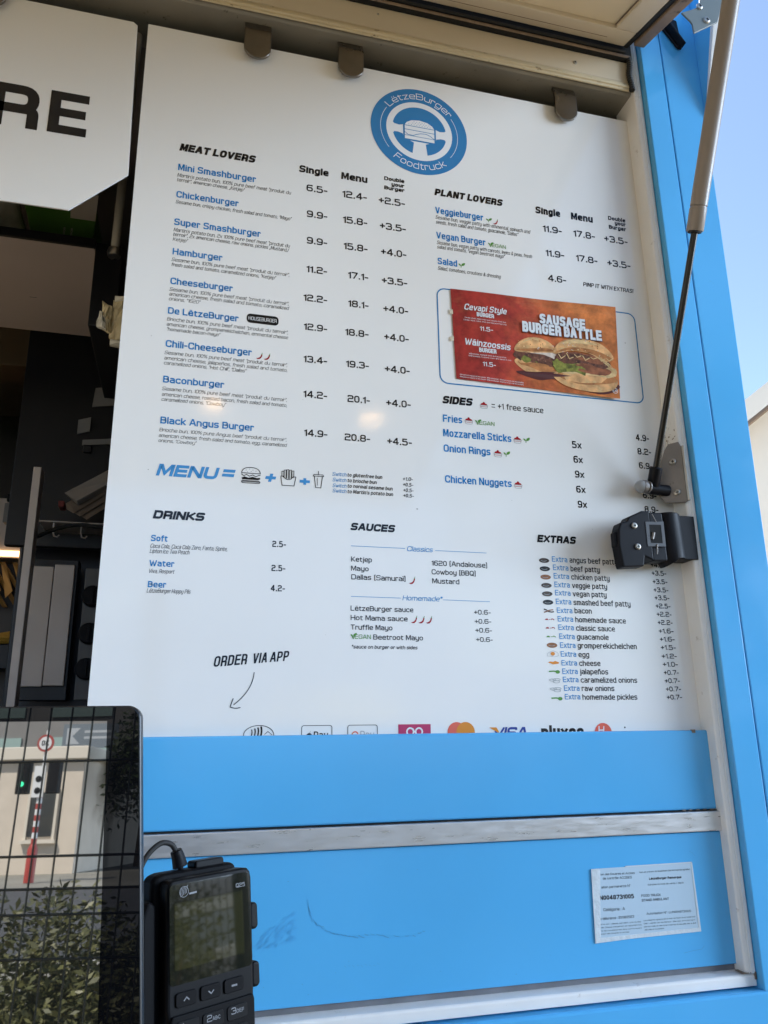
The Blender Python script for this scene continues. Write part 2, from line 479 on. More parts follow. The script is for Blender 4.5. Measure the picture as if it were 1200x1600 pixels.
M['cream_trim'] = mat('cream_trim', (.58, .48, .31), .5, var=.1, vscale=20, dirt=(.07,.035,.018), dscale=120, dthr=.60, stretch=(.4,1,1))
M['steel'] = mat('brushed_steel', (.52, .51, .50), .33, metal=1, var=.12, vscale=6, stretch=(3,60,60), bump=.05, bscale=40, rvar=.1)
M['steel_strip'] = mat('scuffed_steel_strip', (.66, .645, .645), .34, metal=.7, var=.03, vscale=5, stretch=(2,14,14), rvar=.1)
M['rail_steel'] = mat('dull_rail_steel', (.27, .245, .20), .5, metal=.2, var=.15, vscale=8, dirt=(.05,.03,.02), dscale=80, dthr=.63)
M['clip_steel'] = mat('brushed_clip_steel', (.20, .185, .165), .3, metal=1, var=.1, vscale=30, rvar=.08)
M['chrome'] = mat('bright_steel', (.62, .6, .57), .22, metal=1)
M['black_plastic'] = mat('black_plastic', (.006, .006, .0085), .5, spec=.16, var=.2, vscale=40, rvar=.08)
M['black_rubber'] = mat('black_rubber', (.012, .012, .012), .7)
M['grey_seal'] = mat('grey_gap_seal', (.16, .16, .17), .6, var=.2, vscale=20)
M['brown_rust'] = mat('rusty_bare_profile', (.21, .15, .105), .6, metal=.2, var=.25, vscale=14, dirt=(.045,.03,.02), dscale=40, dthr=.6)
M['strut_beige'] = mat('weathered_strut_tube', (.27, .225, .185), .38, var=.09, vscale=12, dirt=(.10,.07,.05), dscale=30, dthr=.7, stretch=(1,1,.5), rvar=.08)
M['rod_black'] = mat('oily_black_rod', (.03, .028, .025), .25, metal=.5)
M['bracket'] = mat('galvanised_bracket', (.22, .20, .185), .5, metal=.5, var=.15, vscale=30, dirt=(.05,.04,.03), dscale=60, dthr=.62)
M['zinc'] = mat('zinc_screw', (.42, .40, .36), .35, metal=.9)
M['hole'] = mat('dark_recess', (.006, .006, .006), .9)
M['grey_cap'] = mat('grey_dome_cap', (.30, .31, .32), .4, var=.05)
M['board'] = mat('glossy_white_board', (.79, .775, .75), .085, ior=1.62, bump=.014, bscale=22, var=.02, vscale=3, rvar=.035)
M['board_edge'] = mat('board_edge', (.7, .7, .7), .4)
PR = dict(rough=.085, ior=1.46)
M['ink_black'] = mat('black_print', (.012, .012, .014), **PR)
M['ink_blue'] = mat('blue_print', (.010, .19, .48), **PR)
M['ink_light'] = mat('light_blue_print', (.06, .27, .56), **PR)
M['ink_logo'] = mat('logo_blue_print', (.03, .19, .42), **PR)
M['ink_white'] = mat('white_print', (.77, .77, .77), **PR)
M['ink_red'] = mat('red_print', (.34, .012, .018), **PR)
M['ink_green'] = mat('green_print', (.10, .27, .05), **PR)
M['ink_brown'] = mat('brown_print', (.075, .05, .036), var=.5, vscale=160, **PR)
M['ink_dark'] = mat('dark_patty_print', (.022, .018, .018), var=.5, vscale=160, **PR)
M['ink_tan'] = mat('tan_print', (.27, .11, .045), var=.3, vscale=160, **PR)
M['ink_orange'] = mat('orange_print', (.68, .24, .03), **PR)
M['ink_grey'] = mat('grey_print', (.36, .38, .38), **PR)
M['ink_pink'] = mat('magenta_print', (.46, .035, .12), **PR)
M['ink_navy'] = mat('navy_print', (.02, .05, .25), **PR)
M['ink_coral'] = mat('coral_print', (.72, .13, .09), **PR)
M['card'] = mat('permit_paper', (.47, .60, .70), .25, spec=.5)
M['sleeve'] = mat('clear_sleeve_edge', (.62, .68, .72), .12, spec=.7, bump=.2, bscale=90)
M['scuff'] = mat('scratched_paint', (.06, .29, .54), .6)
M['scuff_soft'] = mat('rubbed_paint', (.075, .37, .68), .55)

def screws(fr, parent, lst):
    for u, v, d, r in lst:
        mb = MB(); screw(mb, fr, u, v, d, r); mb.build('screw', [M['zinc'], M['hole']], parent)

# ------------------------------------------------------------------ the trailer
trailer = thing('food_trailer', 'bright blue food trailer with its serving hatch propped open', 'food trailer', (-.8, 2.1, -1.6))
JX = lambda z: .8025 - .0138*z          # inner face of the right jamb leans slightly
XL = -2.0

# lower front panel, with its scratches
mb = MB(); mb.box(XL, .84, 1.085, 1.105, -.3445, -.1645)
low = mb.build('lower_panel', M['blue'], trailer, .002)
F = vfront(1.085, .001)
mb = MB()
crv = [(179,-231),(181,-241),(188,-249),(198,-258),(211,-263),(224,-266),(237,-269),(257,-267),(277,-270),(315,-274),(332,-269)]
for i in range(26):
    t = i/25*(len(crv)-1.001); k = int(t); f_ = t-k
    x = crv[k][0]*(1-f_)+crv[k+1][0]*f_; y = crv[k][1]*(1-f_)+crv[k+1][1]*f_
    l = random.uniform(5, 11)*(1 if i < 22 else .6)
    a = R(random.uniform(-38, -12) if i > 5 else random.uniform(-80, -50))
    line(mb, [(x, y), (x+l*.5*cos(a)+.4, y+l*.5*sin(a)), (x+l*cos(a), y+l*sin(a)+1.2)], random.uniform(.45, 1.0), F, .0004, 0)
line(mb, [(178,-222),(179,-231),(181,-241)], .5, F, .0004, 0)
line(mb, [(748,-190),(754,-193),(757,-197)], .4, F, .0004, 0)
line(mb, [(722,-324),(738,-322),(752,-321),(757,-317)], .5, F, .0004, 0)
for i in range(9): line(mb, [(226+i*5.5, -302-random.uniform(0, 3)), (229+i*5.5, -303-random.uniform(0, 3))], .35, F, .0004, 0)
for i in range(14):
    x, y = random.uniform(60, 800), random.uniform(-335, -175)
    line(mb, [(x, y), (x+random.uniform(.6, 2), y+random.uniform(-.6, .6))], random.uniform(.5, 1), F, .0004, 0)
mb.build('scratch', M['scuff'], low)
mb = MB()
for i in range(150):
    a, b = random.random(), random.random()
    x = 114+a*46+random.uniform(-3, 3); y = -274+b*38*(.25+.75*a)-(1-a)*1+random.uniform(-2, 2)
    line(mb, [(x, y), (x+random.uniform(1.5, 4), y+random.uniform(1, 4.5))], random.uniform(.25, .6), F, .00035+.0000005*i, 0)
mb.build('rubbed_patch', M['scuff_soft'], low)

# upper flap panel and the steel strip under it
mb = MB(); mb.box(XL, .806, 1.0865, 1.099, -.1335, -.0175)
flap = mb.build('counter_flap', M['blue'], trailer, .003)
mb = MB(); mb.box(XL, .812, 1.0795, 1.098, -.1632, -.1355)
mb.build('edge_strip', M['steel_strip'], trailer, .0015)
mb = MB(); mb.box(XL, .806, 1.0855, 1.096, -.1352, -.1338)
mb.build('strip_gap', M['hole'], trailer)
mb = MB()
for i in range(5):
    x = .745+i*.012; mb.box(x, x+random.uniform(.004, .009), 1.0858, 1.088, -.1362+random.uniform(0, .0008), -.1325)
mb.box(.776, .782, 1.0862, 1.09, -.0215, -.0165)
mb.build('grime', M['brown_rust'], flap)

# gap, sill and the body below
mb = MB(); mb.box(XL, .82, 1.090, 1.11, -.3525, -.3455)
mb.build('panel_gap', M['grey_seal'], trailer)
mb = MB()
sec = [(1.093, -.3525), (1.0685, -.3535), (1.066, -.356), (1.066, -.3685), (1.093, -.3685)]
n = len(sec)
mb.add([(XL, y, z) for y, z in sec] + [(.8235, y, z) for y, z in sec], [list(range(n)), list(range(n, 2*n))[::-1]] + [(i, n+i, n+(i+1) % n, (i+1) % n) for i in range(n)])
mb.build('sill_rail', M['white_alu'], trailer, .001)
mb = MB()
mb.box(XL-.6, .931, 1.0530, 1.0925, -1.15, -.3715)
mb.build('lower_body', M['blue'], trailer, .004)

# right jamb: an L-shaped white profile with a rounded lip
mb = MB()
ZT, ZB = 1.292, -.352
for z0, z1 in ((ZB, ZT),):
    def J(dx, y, z): return (JX(z)+dx, y, z)
    sec = [(0, 1.13), (0, 1.0690), (.0015, 1.0668), (.006, 1.0652), (.0075, 1.0662), (.0090, 1.0650), (.0145, 1.0650), (.0168, 1.0672), (.0168, 1.13)]
    n = len(sec)
    mb.add([J(dx, y, z0) for dx, y in sec] + [J(dx, y, z1) for dx, y in sec], [list(range(n))[::-1], list(range(n, 2*n))] + [(i, (i+1) % n, n+(i+1) % n, n+i) for i in range(n)])
jamb = mb.build('window_jamb', M['white_alu'], trailer)
mb = MB()
FJ = frame((JX(1.235), 1.082, 1.235), (0, -1, 0), (0, 0, 1))
mb.flat(rrect(-.004, -.006, .004, .006, .002, 3), FJ, .0006, 0)
mb.build('slot', M['hole'], jamb)
mb = MB(); mb.box(.802, .819, 1.0655, 1.083, -.3517, -.3508); mb.box(.8205, .8232, 1.0645, 1.067, -.360, -.3505)
mb.build('corner_joint', M['brown_rust'], jamb)

# blue corner post: return, front face and the seam
mb = MB()
def post(z): return JX(z)+.0171
za, zb = -.372, 1.4255
for a, b in ((0, .0455), (.0478, None)):
    x0 = lambda z: post(z)+a
    x1 = (lambda z: post(z)+b) if b else (lambda z: .931)
    y1 = 1.12
    vs = [(x0(za), 1.053, za), (x1(za), 1.053, za), (x1(za), y1, za), (x0(za), y1, za), (x0(zb), 1.053, zb), (x1(zb), 1.053, zb), (x1(zb), y1, zb), (x0(zb), y1, zb)]
    mb.add(vs, [(0,3,2,1),(4,5,6,7),(0,1,5,4),(1,2,6,5),(2,3,7,6),(3,0,4,7)])
post_o = mb.build('corner_post', M['blue'], trailer, .0015)
mb = MB()
vs = [(post(za)+.0456, 1.0575, za), (post(za)+.0477, 1.0575, za), (post(zb)+.0477, 1.0575, zb), (post(zb)+.0456, 1.0575, zb)]
mb.add(vs, [(0, 1, 2, 3)])
mb.build('door_seam', M['black_rubber'], post_o)
# shell: roof, sides, floor
M['shell'] = mat('interior_lining', (.16, .15, .14), .55, var=.1, vscale=2)
mb = MB()
mb.box(XL-.6, .931, 1.0535, 3.25, 1.43, 1.47)
mb.build('roof', M['blue_edge'], trailer, .004)
mb = MB(); mb.box(XL-.6, .8, 1.13, 3.2, 1.26, 1.30)
mb.build('ceiling', M['shell'], trailer)
mb = MB(); mb.box(.886, .931, 1.1215, 3.25, -1.15, 1.425)
mb.build('end_wall', M['blue'], trailer)
for bx_ in ((.84, .885, 1.1215, 3.2, -1.1, 1.255), (XL-.6, .839, 3.2, 3.25, -1.15, 1.42), (XL-.6, XL-.55, 1.13, 3.195, -1.1, 1.255)):
    mb = MB(); mb.box(*bx_); mb.build('inner_wall', M['shell'], trailer)
mb = MB(); mb.box(XL-.55, .835, 1.115, 3.19, -1.15, -1.1)
mb.build('cabin_floor', M['black_rubber'], trailer)
mb = MB(); mb.box(XL-.6, XL, 1.053, 1.12, -.37, 1.42)
mb.build('front_wall', M['blue'], trailer)
mb = MB(); mb.box(XL, .80, 1.055, 1.10, 1.295, 1.425)
mb.build('roof_fascia', M['blue'], trailer, .002)
for x in (-1.9, .2):       # wheels, out of view under the body
    mb = MB()
    mb.tube([(x, 1.12, -1.28), (x, 1.30, -1.28)], .32, 28)
    w = mb.build('wheel', M['black_rubber'], trailer, .02)

# header beam over the opening and the trim under it
mb = MB(); mb.box(XL, .7885, 1.067, 1.082, 1.190, 1.2395)
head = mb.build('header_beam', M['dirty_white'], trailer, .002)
mb = MB()
sec = [(1.0665, 1.1895), (1.0635, 1.181), (1.0635, 1.1775), (1.0660, 1.176), (1.0660, 1.1725), (1.0675, 1.1710), (1.069, 1.1710), (1.071, 1.1895)]
n = len(sec)
mb.add([(XL, y, z) for y, z in sec] + [(.787, y, z) for y, z in sec], [list(range(n)), list(range(n, 2*n))[::-1]] + [(i, n+i, n+(i+1) % n, (i+1) % n) for i in range(n)])
mb.build('trim_strip', M['cream_trim'], head, .0006)
mb = MB()
FH = vfront(1.067)
for u, v, r in ((.664, 1.212, .0042), (.276, 1.223, .0022), (-.30, 1.212, .0042)): screws(FH, head, [(u, v, 0, r)])
mb = MB(); mb.box(XL, .784, 1.0585, 1.10, 1.2398, 1.300)
mb.build('hinge_gap', M['hole'], trailer)
mb = MB()
mb.tube([(XL, 1.060, 1.2445), (.780, 1.060, 1.2445)], .0038, 10)
mb.build('hinge_seal', M['brown_rust'], trailer, smooth=True)
mb = MB(); mb.tube([(XL, 1.0575, 1.2535), (.77, 1.0575, 1.2535)], .003, 10)
mb.build('hinge_cord', M['black_rubber'], trailer, smooth=True)
mb = MB()      # ribbed rubber corner seal hanging at the end of the header
pts = [(.7795, 1.060, 1.243 - .0052*i + .0008*(i % 2)) for i in range(15)]
mb.tube([(.778+.0016*sin(i*.3), 1.0615, 1.245-.0026*i) for i in range(30)], [.0058 if i % 2 else .0042 for i in range(30)], 10)
mb.build('corner_seal', M['black_rubber'], trailer, smooth=True)

# steel rail behind the boards, with the clips that hold them
mb = MB()
sec = [(1.072, 1.188), (1.075, 1.1755), (1.080, 1.1725), (1.19, 1.1700), (1.19, 1.258), (1.084, 1.258), (1.084, 1.190)]
n = len(sec)
mb.add([(XL, y, z) for y, z in sec] + [(.84, y, z) for y, z in sec], [list(range(n)), list(range(n, 2*n))[::-1]] + [(i, n+i, n+(i+1) % n, (i+1) % n) for i in range(n)])
mb.build('board_rail', M['rail_steel'], trailer, .002)
def clip(x, w):
    mb = MB()
    prof = []
    h = w/2
    yb, yf = 1.0930, 1.0870
    ztop = 1.156
    out = [(x+h, ztop), (x-h, ztop)] + [(x-h+(.0), 1.096+h)] + [(x+h*cos(R(a)), 1.096+h*.92+h*.92*sin(R(a))) for a in range(190, 351, 10)] + [(x+h, 1.096+h)]
    fr = vfront(yb)
    mb.prism(out, fr, 0, yb-yf)
    mb.add([(x-h, yf, ztop-.0005), (x+h, yf, ztop-.0005), (x+h, 1.094, 1.1745), (x-h, 1.094, 1.1745), (x-h, yb, ztop-.0005), (x+h, yb, ztop-.0005), (x+h, 1.099, 1.168), (x-h, 1.099, 1.168)],
           [(0,1,2,3),(7,6,5,4),(0,3,7,4),(1,5,6,2)])
    return mb.build('board_clip', M['clip_steel'], trailer, .0016, seg=3)
for x, w in ((.0675, .046), (.2315, .046), (.650, .046), (-.352, .046), (-.62, .046)): clip(x, w)

# the propped serving hatch
hy, hz, dr = 1.054, 1.262, R(17)
HL = 1.63
ex = Vector((1, 0, 0)); ed = Vector((0, -cos(dr), -sin(dr))); en = Vector((0, -sin(dr), cos(dr)))   # en points up
def H(x, a, h): return Vector((x, hy, hz)) + ed*a + en*h
def hbox(mb, x0, x1, a0, a1, h0, h1, mi=0):
    p = [H(x, a, h) for h in (h0, h1) for x, a in ((x0, a0), (x1, a0), (x1, a1), (x0, a1))]
    mb.add(p, [(0,1,2,3),(7,6,5,4),(0,4,5,1),(1,5,6,2),(2,6,7,3),(3,7,4,0)], mi)
XR = .7655
mb = MB(); hbox(mb, XL+.02, XR-.045, .046, HL-.06, .008, .03)
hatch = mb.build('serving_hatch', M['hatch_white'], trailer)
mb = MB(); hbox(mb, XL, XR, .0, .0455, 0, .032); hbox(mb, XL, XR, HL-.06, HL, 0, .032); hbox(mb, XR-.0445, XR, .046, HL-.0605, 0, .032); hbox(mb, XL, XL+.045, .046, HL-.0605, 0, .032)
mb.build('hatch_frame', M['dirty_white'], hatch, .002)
mb = MB(); hbox(mb, XL+.02, XR-.046, .0175, .0182, -.0006, .002); hbox(mb, XR-.047, XR-.0445, .047, HL-.07, .0065, .0078)
mb.build('panel_joint', M['brown_rust'], hatch)
mb = MB(); hbox(mb, XR+.0005, XR+.010, -.002, HL, -.001, .03)
mb.build('edge_seal', M['black_rubber'], hatch, .002)
mb = MB(); hbox(mb, XR+.0105, XR+.033, .018, HL, -.006, .012)
mb.build('edge_profile', M['brown_rust'], hatch, .002)
mb = MB(); hbox(mb, XL-.01, XR+.034, -.0, HL+.01, .0325, .042)
mb.build('outer_skin', M['blue'], hatch, .002)
M['lamp'] = mat('warm_lamp_lens', (.9, .7, .4), .3, emit=((1.0, .60, .24), 10))
for x in (.0505, .5415):
    c = H(x, 1.118, 0)
    zc = c.z
    mb = MB(); mb.tube([(x, c.y, zc+.004), (x, c.y, zc-.012)], .042, 28)
    fx = mb.build('ceiling_spot', M['white_alu'], hatch, .002)
    mb = MB(); mb.add([(x+.031*cos(2*pi*k/24), c.y+.031*sin(2*pi*k/24), zc-.0128) for k in range(24)], [list(range(24))[::-1]])
    mb.build('spot_lens', M['lamp'], hatch)

# gas strut
SX = .748
A0, A1, A2 = Vector((SX, 1.075, .386)), Vector((SX, .903, .743)), Vector((SX, .722, 1.130))
ax = (A2-A1).normalized()
mb = MB()
mb.tube([A1, A1+ax*.0015, A1+ax*.035, A1+ax*.0355, A1+ax*.0375, A1+ax*.038, A2], [.0122, .0132, .0132, .0120, .0120, .0132, .0132], 24)
strut = mb.build('gas_strut', M['strut_beige'], trailer, smooth=True)
mb = MB(); mb.tube([A1+ax*-.002, A1+ax*.004], .0105, 18)
mb.build('rod_seal', M['black_rubber'], strut)
mb = MB(); mb.tube([A0, A1+ax*.003], .0053, 14)
mb.build('piston_rod', M['rod_black'], strut, smooth=True)
mb = MB()
ax0 = (A1-A0).normalized()
mb.tube([A0+ax0*-.016, A0+ax0*-.012, A0+ax0*.018, A0+ax0*.020], [.008, .0105, .0105, .0085], 16)
mb.tube([(SX-.012, 1.081, .371), (SX+.028, 1.081, .369)], .0095, 16)
mb.build('ball_socket', M['black_plastic'], strut, smooth=True)
mb = MB()
x0 = .7245
mb.tube([(x0-.0115, 1.078, .3725), (x0-.0105, 1.078, .3725), (x0-.0075, 1.078, .3725), (x0-.003, 1.078, .3725), (x0+.001, 1.078, .3725)], [.0015, .0048, .0082, .0102, .0106], 18)
mb.build('dome_cap', M['grey_cap'], strut, smooth=True)
mb = MB()
mb.tube([(x0+.001, 1.078, .3725), (x0+.007, 1.078, .3722)], .0112, 18)
mb.tube([(x0+.0075, 1.0785, .3721), (x0+.010, 1.0785, .372)], .0095, 18)
mb.tube([(x0+.0102, 1.0785, .372), (x0+.0125, 1.079, .3718)], .0108, 18)
mb.build('pivot_nut', M['bracket'], strut, .0006)
# bracket plate on the jamb
pl = Vector((.757, 1.098, .385)); pr = Vector((.8000, 1.0640, .392))
bx = (pr-pl).normalized(); bz = Vector((-.012, 0, 1)).normalized()
FB = frame(pl, bx, bz)
W_ = (pr-pl).length
mb = MB()
mb.prism([(W_*.38, -.040), (W_-.004, -.046), (W_, -.044), (W_, .050), (W_-.004, .061), (W_*.62, .061), (W_*.50, .052), (W_*.22, .016), (W_*.16, .0), (W_*.18, -.024)], FB, 0, .0035)
br = mb.build('strut_bracket', M['bracket'], trailer, .0012)
mb = MB(); mb.prism([(W_-.0005, -.044), (W_+.004, -.044), (W_+.004, .052), (W_-.0005, .052)], FB, .0, .0055)
mb.build('bracket_edge', M['zinc'], br, .001)
screws(FB, br, [(W_*.70, .028, .0036, .0056), (W_*.72, -.026, .0036, .0056)])
mb = MB()
for i in range(40):
    u, v = random.uniform(.25, 1.0)*W_, random.gauss(.066, .010)
    mb.flat(circ(u, v, random.uniform(.0006, .0016), 6), frame((JX(.45)-.0004, 1.069, .385), (0, 1, 0), (0, 0, 1)) if False else FB, .0002, 0) if v < .062 and u < .7*W_ and False else None
    mb.flat(circ(random.uniform(.002, .034), random.gauss(.455, .014), random.uniform(.0006, .0017), 6), frame((JX(.45), 1.068, 0), (0, -1, 0), (0, 0, 1)) if False else frame((JX(.455), 1.105, 0), (0, -1, 0), (0, 0, 1)), .0006+.00001*i, 0)
mb.build('grime', M['brown_rust'], br)

# door latch
FL = vfront(1.091)
mb = MB()
mb.prism([(.662, .3005), (.674, .304), (.678, .311), (.703, .3225), (.716, .3225), (.716, .2415), (.7005, .2475), (.6975, .2315), (.6605, .2285), (.658, .2467), (.656, .265), (.658, .29)], FL, .017, .040)
mb.prism([(.7165, .3215), (.742, .3225), (.744, .243), (.7165, .2415)], FL, .004, .036)
mb.prism([(.6535, .262), (.659, .262), (.659, .287), (.6535, .287)], FL, .020, .034)
latch = mb.build('door_latch', M['black_plastic'], trailer, .0025, seg=3)
mb = MB()
mb.tube([(.7635, 1.074, .2465), (.7625, 1.074, .248), (.7595, 1.074, .3225), (.7595, 1.074, .324)], [.021, .0225, .0225, .021], 26)
mb.box(.758, .806, 1.062, 1.096, .249, .3215)
mb.build('latch_barrel', M['black_plastic'], latch, .002, smooth=True)
mb = MB(); mb.ring([(.7065, .304), (.7395, .306), (.7395, .265), (.7065, .264)][::-1], [(.7125, .2995), (.734, .3005), (.734, .270), (.7125, .2695)][::-1], FL, .0408)
mb.add([FL(u, v, d) for d in (.0408, .034) for u, v in ((.7065, .304), (.7395, .306), (.7395, .265), (.7065, .264))], [(0,1,5,4),(1,2,6,5),(2,3,7,6),(3,0,4,7)])
mb.build('keeper_frame', mat('grey_plastic', (.055,.055,.06), .45), latch)
mb = MB(); mb.flat([(.7125, .2995), (.734, .3005), (.734, .270), (.7125, .2695)], FL, .0403)
mb.build('keeper_hole', M['hole'], latch)
screws(FL, latch, [(.6855, .2965, .0402, .0052), (.6885, .2625, .0402, .0052)])
mb = MB()
mb.tube([FL(.716, .276, .0405), FL(.7195, .287, .0412)], .0024, 8)
mb.tube([FL(.7235, .268, .0415), FL(.7225, .252, .040)], .0011, 8)
mb.tube([FL(.721, .318, .039), FL(.7255, .3045, .0415)], .0007, 8)
mb.build('keeper_pin', M['bracket'], latch)

# top right corner: gusset plate, black guide, blue wing with white edge
FG = vfront(.9745)
mb = MB(); mb.prism([(.836, 1.273), (.862, 1.288), (.879, 1.300), (.885, 1.345), (.936, 1.345), (.9335, 1.325), (.914, 1.271), (.858, 1.2305), (.8565, 1.252), (.853, 1.2575)], FG, 0.0025, .006)
gus = mb.build('corner_plate', mat('grey_white_plate', (.17,.19,.18), .4, var=.06, vscale=12, dirt=(.12,.1,.08), dscale=40, dthr=.68), trailer, .0012)
screws(FG, gus, [(.877, 1.297, .0062, .007), (.889, 1.268, .0062, .007)])
mb = MB()
mb.prism([(.851, 1.328), (.884, 1.284), (.8935, 1.283), (.893, 1.300), (.889, 1.351), (.870, 1.354)], vfront(1.0525), .001, .006)
mb.prism([(.853, 1.333), (.887, 1.284), (.8935, 1.283), (.859, 1.335)], vfront(1.0525), .006, .020)
mb.build('corner_guide', M['black_plastic'], trailer, .0015)
mb = MB()
wg = [(1.056, 1.135), (1.009, 1.300), (.972, 1.435), (1.056, 1.435)]
mb.add([(.9325, y, z) for y, z in wg] + [(.945, y, z) for y, z in wg], [(0,1,2,3),(7,6,5,4),(0,4,5,1),(1,5,6,2),(2,6,7,3),(3,7,4,0)])
mb.build('roof_wing', M['blue'], trailer)
mb = MB()
we = [(1.0535, 1.132), (1.0085, 1.300), (.9845, 1.435), (.976, 1.435), (1.000, 1.296), (1.0495, 1.131)]
mb.add([(.931, y, z) for y, z in we] + [(.953, y, z) for y, z in we], [(0,1,2,3,4,5),(11,10,9,8,7,6)] + [(i, 6+i, 6+(i+1) % 6, (i+1) % 6) for i in range(6)])
mb.build('wing_edge', M['white_alu'], trailer, .001)
# ------------------------------------------------------------------ the menu board
BY = 1.1000
board = thing('menu_board', 'large glossy white menu board with burgers, drinks, sauces and prices in blue and black', 'menu board', (.35, BY, -.06))
FBd = vfront(BY, .001)
mb = MB(); mb.box(-.1135, .835, BY, BY+.003, -.10, 1.1325)
mb.build('panel', M['board'], board)
INK = ['ink_black', 'ink_blue', 'ink_light', 'ink_logo', 'ink_white', 'ink_red', 'ink_green', 'ink_brown', 'ink_dark', 'ink_tan', 'ink_orange', 'ink_grey', 'ink_pink', 'ink_navy', 'ink_coral']
IM = [M[k] for k in INK]
ix = {k[4:]: i for i, k in enumerate(INK)}
D0 = .0003
